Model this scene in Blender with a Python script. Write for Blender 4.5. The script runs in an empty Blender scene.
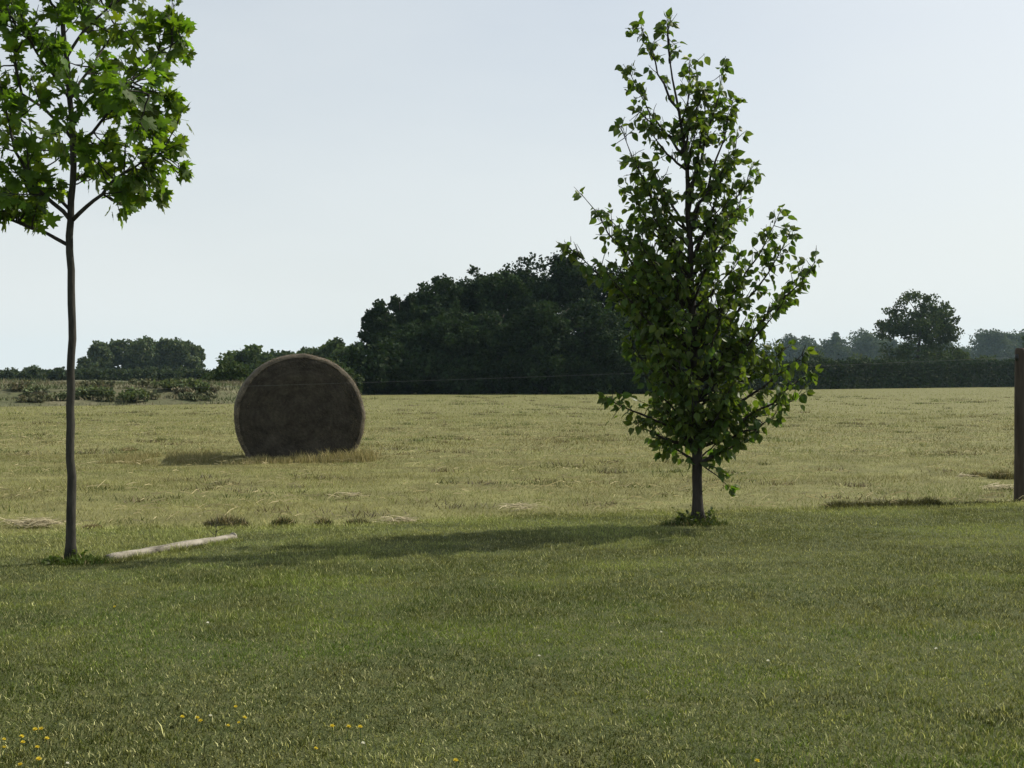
import bpy, math, random
import numpy as np
from mathutils import Matrix

R = math.radians
rng = np.random.default_rng(11)
random.seed(11)
sc = bpy.context.scene
col = sc.collection

# ------------------------------------------------------------------ camera
EYE = 1.0          # seated eye height, metres
F = 1100.0         # focal length in pixels of the 1024 wide frame
HY = 378.0         # row of the horizon
cam_d = bpy.data.cameras.new("camera")
cam_d.sensor_fit = 'HORIZONTAL'
cam_d.sensor_width = 36.0
cam_d.lens = 36.0 * F / 1024.0
cam_d.clip_start = 0.05
cam_d.clip_end = 6000.0
cam = bpy.data.objects.new("camera", cam_d)
cam.location = (0, 0, EYE)
cam.rotation_euler = (R(90) - math.atan((384.0 - HY) / F), 0, 0)
col.objects.link(cam)
sc.camera = cam

# ------------------------------------------------------------------ sky, sun, exposure
SUN_EL = R(44.0)
SUN_AZ = R(60.5)    # clockwise from +Y (behind the scene, to the right)
world = bpy.data.worlds.new("World")
sc.world = world
world.use_nodes = True
wn, wl = world.node_tree.nodes, world.node_tree.links
wn.clear()
w_out = wn.new('ShaderNodeOutputWorld')
w_bg = wn.new('ShaderNodeBackground')
w_sky = wn.new('ShaderNodeTexSky')
w_sky.sky_type = 'NISHITA'
w_sky.sun_disc = False
w_sky.sun_elevation = SUN_EL
w_sky.sun_rotation = SUN_AZ
w_sky.altitude = 50
w_sky.air_density = 1.0
w_sky.dust_density = 3.0
w_sky.ozone_density = 0.6
w_bg.inputs['Strength'].default_value = 0.108
# a thin, even veil of high summer cloud over the whole sky
w_tc = wn.new('ShaderNodeTexCoord')
w_mp = wn.new('ShaderNodeMapping'); w_mp.inputs['Scale'].default_value = (1.0, 1.0, 3.0)
w_no = wn.new('ShaderNodeTexNoise'); w_no.inputs['Scale'].default_value = 3.0; w_no.inputs['Detail'].default_value = 5.0
w_mr = wn.new('ShaderNodeMapRange')          # optical depth of the veil at the zenith
w_mr.inputs['From Min'].default_value = 0.3; w_mr.inputs['From Max'].default_value = 0.7
w_mr.inputs['To Min'].default_value = -0.34; w_mr.inputs['To Max'].default_value = -0.48
w_sp = wn.new('ShaderNodeSeparateXYZ')
w_up = wn.new('ShaderNodeMath'); w_up.operation = 'MAXIMUM'; w_up.inputs[1].default_value = 0.0
w_ad = wn.new('ShaderNodeMath'); w_ad.operation = 'ADD'; w_ad.inputs[1].default_value = 0.12   # a layer of some thickness on a round earth
w_dv = wn.new('ShaderNodeMath'); w_dv.operation = 'DIVIDE'
w_ex = wn.new('ShaderNodeMath'); w_ex.operation = 'EXPONENT'
w_om = wn.new('ShaderNodeMath'); w_om.operation = 'SUBTRACT'; w_om.inputs[0].default_value = 1.0
wl.new(w_tc.outputs['Generated'], w_sp.inputs[0]); wl.new(w_sp.outputs['Z'], w_up.inputs[0])
wl.new(w_mr.outputs[0], w_dv.inputs[0]); wl.new(w_up.outputs[0], w_ad.inputs[0]); wl.new(w_ad.outputs[0], w_dv.inputs[1])
wl.new(w_dv.outputs[0], w_ex.inputs[0]); wl.new(w_ex.outputs[0], w_om.inputs[1])
w_mx = wn.new('ShaderNodeMix'); w_mx.data_type = 'RGBA'
w_mx.inputs['B'].default_value = (6.7, 7.05, 7.05, 1)
wl.new(w_tc.outputs['Generated'], w_mp.inputs['Vector']); wl.new(w_mp.outputs[0], w_no.inputs['Vector'])
wl.new(w_no.outputs['Fac'], w_mr.inputs['Value']); wl.new(w_om.outputs[0], w_mx.inputs['Factor'])
wl.new(w_sky.outputs[0], w_mx.inputs['A'])
wl.new(w_mx.outputs['Result'], w_bg.inputs['Color'])
wl.new(w_bg.outputs[0], w_out.inputs['Surface'])

sun_d = bpy.data.lights.new("sun", 'SUN')
sun_d.energy = 5.0
sun_d.angle = R(0.55)
sun_d.color = (1.0, 0.93, 0.80)
sun = bpy.data.objects.new("sun", sun_d)
sdir = np.array([math.sin(SUN_AZ) * math.cos(SUN_EL), math.cos(SUN_AZ) * math.cos(SUN_EL), math.sin(SUN_EL)])
sun.rotation_euler = (R(90) - SUN_EL, 0, math.pi - SUN_AZ)
sun.location = (20, 12, 18)
col.objects.link(sun)

sc.view_settings.view_transform = 'Standard'
sc.view_settings.look = 'None'
sc.view_settings.exposure = 0.22
sc.view_settings.gamma = 1.0
sc.view_settings.use_curve_mapping = False
sc.cycles.use_denoising = True
sc.cycles.use_adaptive_sampling = False
sc.cycles.max_bounces = 8
sc.cycles.volume_bounces = 1


# ------------------------------------------------------------------ helpers
def P(px, py, d):
    return np.array([(px - 512.0) / F * d, d, EYE - (py - HY) / F * d])

def G(px, py):
    """point of flat ground seen at a pixel"""
    d = EYE * F / (py - HY)
    return np.array([(px - 512.0) / F * d, d, 0.0])

class Noise:
    def __init__(self, seed):
        self.t = np.random.default_rng(seed).random((256, 256))
    def __call__(self, x, y, s):
        x = np.asarray(x, float) / s + 700.3; y = np.asarray(y, float) / s + 900.7
        xi = np.floor(x).astype(int); yi = np.floor(y).astype(int)
        fx = x - xi; fy = y - yi
        fx = fx * fx * (3 - 2 * fx); fy = fy * fy * (3 - 2 * fy)
        t = self.t
        a = t[xi % 256, yi % 256]; b = t[(xi + 1) % 256, yi % 256]
        c = t[xi % 256, (yi + 1) % 256]; d = t[(xi + 1) % 256, (yi + 1) % 256]
        return (a * (1 - fx) + b * fx) * (1 - fy) + (c * (1 - fx) + d * fx) * fy
N1, N2, N3, N4 = Noise(1), Noise(2), Noise(3), Noise(4)

def sstep(a, b, x):
    t = np.clip((np.asarray(x, float) - a) / (b - a), 0, 1)
    return t * t * (3 - 2 * t)

def gz(x, y):
    x = np.asarray(x, float); y = np.asarray(y, float)
    near = 1 - sstep(40, 70, np.abs(y))
    return near * (0.03 * (N1(x, y, 5.0) - 0.5) + 0.012 * (N2(x, y, 1.3) - 0.5) - 0.05)

def edge_y(x):
    x = np.asarray(x, float)
    return 8.12 + 0.24 * x + 0.30 * (N3(x, x * 0 + 3.3, 1.1) - 0.5) + 0.15 * (N3(x, x * 0 + 8.3, 0.35) - 0.5)

LAWN_UP = 0.022
def lz(x, y):
    return gz(x, y) + LAWN_UP

class Geo:
    def __init__(self):
        self.v, self.f, self.c, self.n = [], [], [], 0
    def add(self, v, f, c=None):
        v = np.asarray(v, np.float32).reshape(-1, 3)
        f = np.asarray(f, np.int32).reshape(-1, 3)
        if c is None: c = np.ones((len(v), 3), np.float32) * 0.5
        c = np.asarray(c, np.float32)
        if c.ndim == 1: c = np.tile(c, (len(v), 1))
        self.v.append(v); self.f.append(f + self.n); self.c.append(c)
        self.n += len(v)
        return self
    def mesh(self, name, mat, smooth=False, colour=True):
        v = np.concatenate(self.v); f = np.concatenate(self.f)
        me = bpy.data.meshes.new(name)
        me.vertices.add(len(v)); me.vertices.foreach_set('co', v.ravel())
        me.loops.add(f.size); me.loops.foreach_set('vertex_index', f.ravel())
        me.polygons.add(len(f))
        me.polygons.foreach_set('loop_start', np.arange(0, f.size, 3, dtype=np.int32))
        me.polygons.foreach_set('loop_total', np.full(len(f), 3, np.int32))
        me.polygons.foreach_set('use_smooth', np.full(len(f), smooth, bool))
        if colour:
            c = np.concatenate(self.c)
            a = me.attributes.new('tint', 'FLOAT_COLOR', 'POINT')
            a.data.foreach_set('color', np.concatenate([c, np.ones((len(c), 1), np.float32)], 1).ravel())
        me.update(calc_edges=True); me.validate()
        me.materials.append(mat)
        return me
    def build(self, name, mat, parent=None, smooth=False, colour=True):
        o = bpy.data.objects.new(name, self.mesh(name, mat, smooth, colour))
        col.objects.link(o)
        if parent is not None:
            o.parent = parent
            o.matrix_parent_inverse.identity()
            # geometry is made in world space: bring it into the parent's space
            loc = np.array(parent.location)
            if np.any(loc):
                o.location = tuple(-loc)
        return o

def tag(o, label=None, cat=None, group=None, kind=None):
    if label: o['label'] = label
    if cat: o['category'] = cat
    if group: o['group'] = group
    if kind: o['kind'] = kind
    return o

def thing(name, loc, label, cat, group=None):
    o = bpy.data.objects.new(name, None)
    o.empty_display_size = 0.2
    o.location = tuple(float(q) for q in loc)
    col.objects.link(o)
    return tag(o, label, cat, group)

def norm(a):
    a = np.asarray(a, float)
    return a / np.maximum(np.linalg.norm(a, axis=-1, keepdims=True), 1e-9)

def tube(path, radii, sides=7, wob=0.0, cap=True):
    path = np.asarray(path, float); n = len(path)
    t = norm(np.gradient(path, axis=0))
    up = np.array([0.0, 0, 1]) if abs(t[0][2]) < 0.9 else np.array([1.0, 0, 0])
    V = []
    for i in range(n):
        a = norm(np.cross(t[i], up)); b = np.cross(t[i], a); up = -np.cross(t[i], a) if False else up
        ang = np.linspace(0, 2 * np.pi, sides, endpoint=False)
        r = radii[i] * (1 + wob * rng.normal(size=sides))
        V.append(path[i] + np.outer(np.cos(ang) * r, a) + np.outer(np.sin(ang) * r, b))
    V = np.concatenate(V)
    Fs = []
    for i in range(n - 1):
        for k in range(sides):
            k2 = (k + 1) % sides
            A, B, C, D = i * sides + k, i * sides + k2, (i + 1) * sides + k2, (i + 1) * sides + k
            Fs += [(A, B, C), (A, C, D)]
    if cap:
        V = np.concatenate([V, path[:1], path[-1:]])
        c0, c1 = n * sides, n * sides + 1
        for k in range(sides):
            k2 = (k + 1) % sides
            Fs += [(c0, k2, k), (c1, (n - 1) * sides + k, (n - 1) * sides + k2)]
    return V, np.array(Fs)

def bez(p0, p1, p2, n=8, jit=0.0):
    t = np.linspace(0, 1, n)[:, None]
    q = (1 - t) ** 2 * p0 + 2 * t * (1 - t) * p1 + t ** 2 * p2
    if jit:
        q[1:-1] += rng.normal(size=(n - 2, 3)) * jit
    return q

def interp(path, n):
    path = np.asarray(path, float)
    s = np.concatenate([[0], np.cumsum(np.linalg.norm(np.diff(path, axis=0), axis=1))])
    u = np.linspace(0, s[-1], n)
    return np.stack([np.interp(u, s, path[:, k]) for k in range(3)], 1)

def place(template_v, template_f, pos, axis, normal, scale, colours):
    """copies a leaf template (x across, y along, z normal) to many places"""
    axis = norm(axis)
    side = norm(np.cross(axis, normal)); nn = np.cross(side, axis)
    k = len(template_v); n = len(pos)
    tv = np.asarray(template_v)
    V = (pos[:, None, :] + scale[:, None, None] * (tv[None, :, 0:1] * side[:, None, :] + tv[None, :, 1:2] * axis[:, None, :] + tv[None, :, 2:3] * nn[:, None, :]))
    Fx = np.asarray(template_f)[None] + (np.arange(n) * k)[:, None, None]
    C = np.repeat(colours[:, None, :], k, 1)
    return V.reshape(-1, 3), Fx.reshape(-1, 3), C.reshape(-1, 3)

# ------------------------------------------------------------------ materials
def mat_new(name):
    m = bpy.data.materials.new(name); m.use_nodes = True
    nt = m.node_tree; nt.nodes.clear()
    out = nt.nodes.new('ShaderNodeOutputMaterial')
    return m, nt.nodes, nt.links, out

def leaf_mat(name, trans=0.4, rough=0.5, spec=0.35, tcol=(1.15, 1.25, 0.45), noise=0.0):
    m, n, l, out = mat_new(name)
    at = n.new('ShaderNodeAttribute'); at.attribute_name = 'tint'
    src = at.outputs['Color']
    p = n.new('ShaderNodeBsdfPrincipled')
    p.inputs['Roughness'].default_value = rough
    p.inputs['Specular IOR Level'].default_value = spec
    l.new(src, p.inputs['Base Color'])
    if trans > 0:
        t = n.new('ShaderNodeBsdfTranslucent')
        mu = n.new('ShaderNodeMix'); mu.data_type = 'RGBA'; mu.blend_type = 'MULTIPLY'
        mu.inputs['Factor'].default_value = 1.0
        l.new(src, mu.inputs['A']); mu.inputs['B'].default_value = (*tcol, 1)
        l.new(mu.outputs['Result'], t.inputs['Color'])
        mx = n.new('ShaderNodeMixShader'); mx.inputs['Fac'].default_value = trans
        l.new(p.outputs[0], mx.inputs[1]); l.new(t.outputs[0], mx.inputs[2])
        l.new(mx.outputs[0], out.inputs['Surface'])
    else:
        l.new(p.outputs[0], out.inputs['Surface'])
    return m

def noise_mat(name, c1, c2, scale=8.0, rough=0.85, bump=0.4, bscale=None, c3=None, stretch=(1, 1, 1), bdist=0.01, spec=0.2, detail=6):
    m, n, l, out = mat_new(name)
    tc = n.new('ShaderNodeTexCoord'); mp = n.new('ShaderNodeMapping')
    mp.inputs['Scale'].default_value = stretch
    l.new(tc.outputs['Object'], mp.inputs['Vector'])
    no = n.new('ShaderNodeTexNoise'); no.inputs['Scale'].default_value = scale; no.inputs['Detail'].default_value = detail
    no.inputs['Roughness'].default_value = 0.65
    l.new(mp.outputs[0], no.inputs['Vector'])
    rp = n.new('ShaderNodeValToRGB')
    rp.color_ramp.elements[0].position = 0.32; rp.color_ramp.elements[0].color = (*c1, 1)
    rp.color_ramp.elements[1].position = 0.68; rp.color_ramp.elements[1].color = (*c2, 1)
    if c3:
        e = rp.color_ramp.elements.new(0.5); e.color = (*c3, 1)
    l.new(no.outputs['Fac'], rp.inputs['Fac'])
    p = n.new('ShaderNodeBsdfPrincipled')
    p.inputs['Roughness'].default_value = rough; p.inputs['Specular IOR Level'].default_value = spec
    l.new(rp.outputs[0], p.inputs['Base Color'])
    nb = n.new('ShaderNodeTexNoise'); nb.inputs['Scale'].default_value = bscale or scale * 4; nb.inputs['Detail'].default_value = 5
    l.new(mp.outputs[0], nb.inputs['Vector'])
    b = n.new('ShaderNodeBump'); b.inputs['Strength'].default_value = bump; b.inputs['Distance'].default_value = bdist
    l.new(nb.outputs['Fac'], b.inputs['Height']); l.new(b.outputs[0], p.inputs['Normal'])
    l.new(p.outputs[0], out.inputs['Surface'])
    return m

M_grass = leaf_mat('grass_blade', 0.22, 0.6, 0.12, (1.1, 1.1, 0.5))
M_straw = leaf_mat('straw_blade', 0.2, 0.65, 0.1, (1.0, 0.95, 0.7))
M_pear = leaf_mat('glossy_leaf', 0.40, 0.48, 0.22, (1.7, 1.8, 0.45))
M_maple = leaf_mat('maple_leaf', 0.52, 0.55, 0.18, (1.9, 2.0, 0.4))
M_far = leaf_mat('far_foliage', 0.2, 0.7, 0.06, (1.2, 1.3, 0.5))
M_bark_d = noise_mat('dark_bark', (0.018, 0.016, 0.013), (0.048, 0.042, 0.036), 30, 0.9, 0.8, 90, stretch=(1, 1, 0.25), bdist=0.006)
M_bark_g = noise_mat('grey_bark', (0.020, 0.020, 0.016), (0.056, 0.053, 0.044), 26, 0.9, 0.7, 80, stretch=(1, 1, 0.3), bdist=0.005)
M_bark_f = noise_mat('far_bark', (0.03, 0.026, 0.02), (0.07, 0.06, 0.05), 3, 0.95, 0.3)
M_ground_f = noise_mat('stubble_soil', (0.09, 0.09, 0.03), (0.18, 0.18, 0.066), 2.2, 0.95, 0.6, 30, c3=(0.13, 0.128, 0.046), bdist=0.03)
M_ground_l = noise_mat('lawn_soil', (0.045, 0.060, 0.016), (0.11, 0.115, 0.045), 16.0, 0.95, 1.0, 120, c3=(0.07, 0.085, 0.026), bdist=0.02)
M_bank = noise_mat('rough_bank', (0.075, 0.085, 0.04), (0.14, 0.132, 0.08), 0.5, 0.95, 0.6, 4, c3=(0.085, 0.088, 0.045), bdist=0.1)
M_hill = noise_mat('hill_pasture', (0.06, 0.08, 0.03), (0.12, 0.13, 0.06), 0.02, 0.95, 0.1, 1)
M_pole = noise_mat('bleached_wood', (0.04, 0.036, 0.028), (0.34, 0.315, 0.26), 17, 0.9, 1.0, 60, c3=(0.22, 0.20, 0.16), stretch=(0.5, 1, 1), bdist=0.004)
M_post = noise_mat('weathered_post', (0.03, 0.024, 0.018), (0.085, 0.068, 0.052), 18, 0.9, 0.7, 70, stretch=(1, 1, 0.12), bdist=0.006)
M_wire = noise_mat('galvanised_wire', (0.07, 0.075, 0.075), (0.12, 0.125, 0.125), 20, 0.7, 0.0)
M_yellow = leaf_mat('yellow_petal', 0.25, 0.6, 0.2, (1, 1, 0.6))
M_stem = leaf_mat('flower_stem', 0.2, 0.5, 0.3)

# ------------------------------------------------------------------ ground
def grid_sheet(xs, ys, zf, mask=None):
    X, Y = np.meshgrid(xs, ys)
    Z = zf(X, Y)
    V = np.stack([X, Y, Z], -1).reshape(-1, 3)
    nx = len(xs); i, j = np.meshgrid(np.arange(len(ys) - 1), np.arange(nx - 1), indexing='ij')
    a = (i * nx + j).ravel(); b = a + 1; c = a + nx + 1; d = a + nx
    return V, np.concatenate([np.stack([a, b, c], 1), np.stack([a, c, d], 1)])

near = np.arange(-14, 14.01, 0.4)
far_p = 14 * 1.16 ** np.arange(1, 34); far_p = far_p[far_p < 1500]
xs = np.concatenate([-far_p[::-1], near, far_p])
ys = np.concatenate([-far_p[::-1], np.arange(-14, 26.01, 0.4), 26 * 1.12 ** np.arange(1, 37)])
V, Fc = grid_sheet(xs, ys, gz)
g = Geo().add(V, Fc)
tag(g.build('field', M_ground_f, smooth=True, colour=False), kind='structure')

lxs = np.arange(-14, 14.01, 0.2)
vs = np.linspace(0, 1, 110)
X, T = np.meshgrid(lxs, vs)
Y = -12 + (edge_y(X) + 12) * T
Z = lz(X, Y) - 0.05 * sstep(0.995, 1.0, T)
V = np.stack([X, Y, Z], -1).reshape(-1, 3)
nx = len(lxs); i, j = np.meshgrid(np.arange(len(vs) - 1), np.arange(nx - 1), indexing='ij')
a = (i * nx + j).ravel()
Fc = np.concatenate([np.stack([a, a + 1, a + nx + 1], 1), np.stack([a, a + nx + 1, a + nx], 1)])
tag(Geo().add(V, Fc).build('lawn', M_ground_l, smooth=True, colour=False), kind='structure')

# ------------------------------------------------------------------ blades
def blades(geo, x, y, z, h, w, lean, colour, bent=True, tipc=1.0):
    n = len(x)
    az = rng.random(n) * 2 * np.pi
    la = rng.random(n) * 2 * np.pi
    side = np.stack([np.cos(az), np.sin(az), np.zeros(n)], 1) * (w * 0.5)[:, None]
    base = np.stack([x, y, z - 0.004], 1)
    lv = np.stack([np.cos(la), np.sin(la), np.zeros(n)], 1) * (h * lean)[:, None]
    tip = base + lv; tip[:, 2] += h * np.sqrt(np.clip(1 - (lean * 0.8) ** 2, 0.06, 1))
    colour = np.asarray(colour, np.float32)
    if bent:
        mid = base + lv * 0.32; mid[:, 2] = base[:, 2] + (tip[:, 2] - base[:, 2]) * 0.62
        V = np.stack([base - side, base + side, mid + side * 0.8, mid - side * 0.8, tip], 1).reshape(-1, 3)
        Fb = np.array([[0, 1, 2], [0, 2, 3], [3, 2, 4]]); k = 5
    else:
        V = np.stack([base - side, base + side, tip], 1).reshape(-1, 3)
        Fb = np.array([[0, 1, 2]]); k = 3
    Fx = (Fb[None] + (np.arange(n) * k)[:, None, None]).reshape(-1, 3)
    geo.add(V, Fx, np.repeat(colour, k, 0))

def mixc(a, b, t):
    t = np.asarray(t)[:, None]
    return np.asarray(a)[None] * (1 - t) + np.asarray(b)[None] * t if np.ndim(a) == 1 else a * (1 - t) + np.asarray(b) * t

def scatter(n, y0, y1, power, margin):
    """points of ground in the widening wedge in front of the camera"""
    u = rng.random(n)
    if power == 0:
        y = y0 * (y1 / y0) ** u
    else:
        y = (y0 ** power + u * (y1 ** power - y0 ** power)) ** (1 / power)
    half = 0.475 * y + margin
    x = (rng.random(n) * 2 - 1) * half
    return x, y

def lawn_colour(x, y):
    n = len(x)
    a = N1(x, y * 1.6, 0.9); b = N2(x, y * 1.3, 0.35); c3 = N3(x, y * 2.0, 2.2); e = N4(x, y, 0.16)
    cgreen = np.array([0.070, 0.112, 0.022]); colive = np.array([0.125, 0.132, 0.044]); cgrey = np.array([0.150, 0.155, 0.085])
    c = mixc(cgreen, colive, sstep(0.36, 0.64, 0.45 * a + 0.4 * b + 0.15 * e))
    c = mixc(c, cgrey, sstep(0.46, 0.66, 0.4 * c3 + 0.25 * e + 0.35 * N1(x - 30, y * 1.5, 0.5)) * 0.75)
    c = mixc(c, np.array([0.13, 0.105, 0.05]), sstep(0.60, 0.75, 0.6 * N4(x + 20, y * 2.2, 0.7) + 0.4 * b) * 0.55)
    c = mixc(c, np.array([0.105, 0.150, 0.020]), sstep(0.55, 0.72, 0.5 * N2(x + 40, y * 1.8, 0.8) + 0.5 * b) * 0.8)
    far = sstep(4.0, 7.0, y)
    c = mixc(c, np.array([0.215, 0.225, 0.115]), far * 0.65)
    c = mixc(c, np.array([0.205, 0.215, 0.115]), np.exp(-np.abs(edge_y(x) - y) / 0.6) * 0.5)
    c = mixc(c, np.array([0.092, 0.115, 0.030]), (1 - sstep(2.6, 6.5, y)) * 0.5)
    c *= (0.66 + 0.68 * sstep(0.32, 0.68, 0.55 * N2(x + 15, y * 2.2, 0.45) + 0.45 * N1(x - 11, y * 2.5, 1.3)))[:, None]
    dry = rng.random(n) < (0.14 + 0.12 * sstep(0.45, 0.8, c3))  # dry bits, with extra pale blades to paint sparkle into the lawn
    c[dry] = np.array([0.40, 0.385, 0.23]) * (0.6 + 0.6 * rng.random((dry.sum(), 1)))
    c *= np.array([1.06, 1.09, 0.84]) * (0.5 + 1.0 * rng.random((n, 1)))
    return c

lawn_g = Geo()
cx_, cy_ = scatter(24000, 2.3, 9.9, 1.1, 1.5)
per = 14
tone = np.repeat(0.72 + 0.62 * rng.random(len(cx_)) ** 1.3, per)
ctall = np.repeat(0.65 + 0.75 * rng.random(len(cx_)), per)
sp = np.repeat(0.010 + 0.018 * rng.random(len(cx_)), per)
x = np.repeat(cx_, per) + rng.normal(size=len(sp)) * sp; y = np.repeat(cy_, per) + rng.normal(size=len(sp)) * sp
ux, uy = scatter(640000, 2.3, 9.9, 1.1, 1.5)
x = np.concatenate([x, ux]); y = np.concatenate([y, uy])
tone = np.concatenate([tone, 0.9 + 0.2 * rng.random(len(ux))]); ctall = np.concatenate([ctall, 0.85 + 0.2 * rng.random(len(ux))])
k = y < edge_y(x) + 0.10 * rng.normal(size=len(x)); x, y, tone, ctall = x[k], y[k], tone[k], ctall[k]
tall = (0.8 + 0.5 * N2(x, y, 0.5) * N1(x + 9, y, 1.7) * 2) * ctall
h = (0.010 + 0.015 * rng.random(len(x))) * tall
up = rng.random(len(x)) < 0.015
h[up] *= 2.2
w = 0.0015 + 0.0016 * rng.random(len(x)) + 0.0003 * y
lean = 0.2 + 0.75 * rng.random(len(x)); lcol = lawn_colour(x, y) * tone[:, None]; zz = lz(x, y)
nb = rng.random(len(x)) < 0.8 * (1 - sstep(2.6, 5.0, y))
for k, bent in ((nb, True), (~nb, False)):
    blades(lawn_g, x[k], y[k], zz[k], h[k], w[k], lean[k], lcol[k], bent)
# grass standing along the fallen pole
n = 2600; u = rng.random(n); ga, gb = G(104, 558), G(236, 535.5)
sd = np.where(rng.random(n) < 0.6, -1.0, 1.0) * (0.03 + 0.035 * rng.random(n)); dn = norm(np.array([gb[1] - ga[1], ga[0] - gb[0]]))
x = ga[0] + (gb[0] - ga[0]) * u - dn[0] * -sd; y = ga[1] + (gb[1] - ga[1]) * u + dn[1] * sd
blades(lawn_g, x, y, lz(x, y), (0.025 + 0.035 * rng.random(n)) * (0.4 + N2(x, y, 0.12)), 0.004 + 0.002 * rng.random(n), 0.2 + 0.8 * rng.random(n), lawn_colour(x, y), False)
tag(lawn_g.build('lawn_grass', M_grass), 'short mown green lawn grass with dry bits and pale blades painted as sparkle', 'grass', kind='stuff')

# --- hay stubble of the field
def row_v(x, y): return y - 0.5 * x
ROWS = np.array([9.6, 12.35, 17.2, 23.1, 29.5, 36.5, 44.0, 52.0, 61.0])
def row_near(x, y):
    v = row_v(x, y) + 0.5 * (N3(x, y, 4.0) - 0.5)
    d = np.min(np.abs(v[:, None] - ROWS[None]) / (0.18 + 0.012 * y)[:, None], 1)
    return np.exp(-d * d) * sstep(0.25, 0.55, N4(x, y, 2.5))
def field_colour(x, y):
    n = len(x)
    a = N1(x, y * 2.0, 2.4); b = N2(x, y * 1.5, 0.7); c3 = N3(x, y * 1.4, 9.0)
    cst = np.array([0.345, 0.330, 0.135]); cgr = np.array([0.205, 0.250, 0.080]); cbr = np.array([0.25, 0.205, 0.110])
    c = mixc(cst, cgr, sstep(0.35, 0.7, 0.45 * a + 0.25 * b + 0.3 * rng.random(n)))
    c = mixc(c, cbr, sstep(0.52, 0.75, 0.6 * b + 0.4 * c3) * 0.85)
    c = mixc(c, np.array([0.13, 0.115, 0.06]), sstep(0.72, 0.82, 0.5 * N4(x, y * 1.5, 0.45) + 0.5 * N1(x + 50, y * 2, 1.6)) * 0.8)
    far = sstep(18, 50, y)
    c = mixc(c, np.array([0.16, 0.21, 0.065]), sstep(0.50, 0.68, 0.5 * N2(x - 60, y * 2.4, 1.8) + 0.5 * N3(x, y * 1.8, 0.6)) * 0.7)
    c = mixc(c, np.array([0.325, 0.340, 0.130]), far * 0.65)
    c = mixc(c, np.array([0.235, 0.255, 0.105]), np.exp(-np.abs(y - edge_y(x)) / 0.8) * 0.7)
    c = mixc(c, np.array([0.19, 0.18, 0.075]), row_near(x, y) * 0.8)
    dry = rng.random(n) < 0.14 * (1 - far)
    c[dry] = np.array([0.58, 0.50, 0.29]) * (0.6 + 0.5 * rng.random((dry.sum(), 1)))
    c *= np.array([0.73, 0.755, 0.60]) * (0.62 + 0.76 * rng.random((n, 1)))
    return c

def far_edge(x, y):
    """True where the hay field lies (in front of bank, wood and hedge)"""
    px = 512 + F * x / y
    py = np.interp(px, [-400, 0, 200, 260, 380, 640, 820, 1010, 1500], [408, 405, 402.5, 399, 396, 393, 389.5, 387, 384])
    return HY + F * EYE / y > py - 0.5

field_g = Geo()
for (n, y0, y1, pw, bent, hh, ww) in ((230000, 6.2, 15, 1.1, False, 0.68, 0.62), (130000, 15, 32, 1.0, False, 0.9, 1.3), (80000, 32, 125, 0.4, False, 1.1, 3.2)):
    x, y = scatter(n, y0, y1, pw, 2.0)
    k = (y > edge_y(x) + 0.12 * rng.normal(size=len(x))) & far_edge(x, y); x, y = x[k], y[k]
    rn = row_near(x, y)
    tall = 0.6 + 0.8 * N2(x, y, 0.8)
    h = (0.03 + 0.05 * rng.random(len(x))) * tall * hh * (1 + 0.5 * rn)
    st = rng.random(len(x)) < 0.015; h[st] *= 1.8
    w = (0.004 + 0.004 * rng.random(len(x))) * ww
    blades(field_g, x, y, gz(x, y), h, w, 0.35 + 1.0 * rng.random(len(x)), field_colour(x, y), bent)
tag(field_g.build('hay_stubble', M_straw), 'dry cut hay stubble covering the field', 'stubble', kind='stuff')

# small dark weeds, clods and regrowth in the stubble
wg = Geo()
x, y = scatter(1500, 7.6, 60, 0.6, 2.0)
k = (y > edge_y(x) + 0.1) & far_edge(x, y) & ((N4(x, y * 1.6, 2.2) > 0.62) | (rng.random(len(x)) < 0.10)); x, y = x[k], y[k]
for cx_, cy_ in zip(x, y):
    m_ = int(26 + 30 * rng.random()); r_ = 0.03 + 0.07 * rng.random() + 0.0016 * cy_
    bx_ = cx_ + rng.normal(size=m_) * r_ * 1.5; by_ = cy_ + rng.normal(size=m_) * r_
    cw = (np.array([0.085, 0.095, 0.038]), np.array([0.11, 0.085, 0.055]), np.array([0.075, 0.105, 0.030]), np.array([0.13, 0.11, 0.085]))[int(rng.random() * 4)]
    blades(wg, bx_, by_, gz(bx_, by_), (0.025 + 0.045 * rng.random(m_)) * (1 + 0.012 * cy_), 0.005 + 0.004 * rng.random(m_) + 0.0003 * cy_, 0.3 + 0.8 * rng.random(m_), cw[None] * (0.6 + 0.8 * rng.random((m_, 1))), False)
tag(wg.build('field_weeds', M_grass), 'small dark weeds and clods scattered through the stubble', 'weeds', kind='stuff')

# loose straws lying about
straw_g = Geo()
x, y = scatter(5200, 7.2, 26, 0.9, 1.5)
k = (y > edge_y(x)) & (N2(x, y * 1.7, 1.1) > 0.45); x, y = x[k], y[k]
n = len(x); az = rng.normal(0, 0.9, n); L = 0.05 + 0.13 * rng.random(n)
d = np.stack([np.cos(az), np.sin(az), 0.25 * rng.normal(size=n)], 1) * L[:, None]
base = np.stack([x, y, gz(x, y) + 0.03 + 0.03 * rng.random(n)], 1)
s = np.stack([np.zeros(n), np.zeros(n), 0.0022 + 0.0012 * rng.random(n)], 1)
m_ = base + d * 0.5; m_[:, 2] += 0.015 * rng.random(n)
V = np.stack([base - s, base + s, m_ + s, m_ - s, base + d], 1).reshape(-1, 3)
Fb = np.array([[0, 1, 2], [0, 2, 3], [3, 2, 4]])
Fx = (Fb[None] + (np.arange(n) * 5)[:, None, None]).reshape(-1, 3)
cc = np.array([0.55, 0.48, 0.29]) * (0.5 + 0.7 * rng.random((n, 1)))
straw_g.add(V, Fx, np.repeat(cc, 5, 0))
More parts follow.
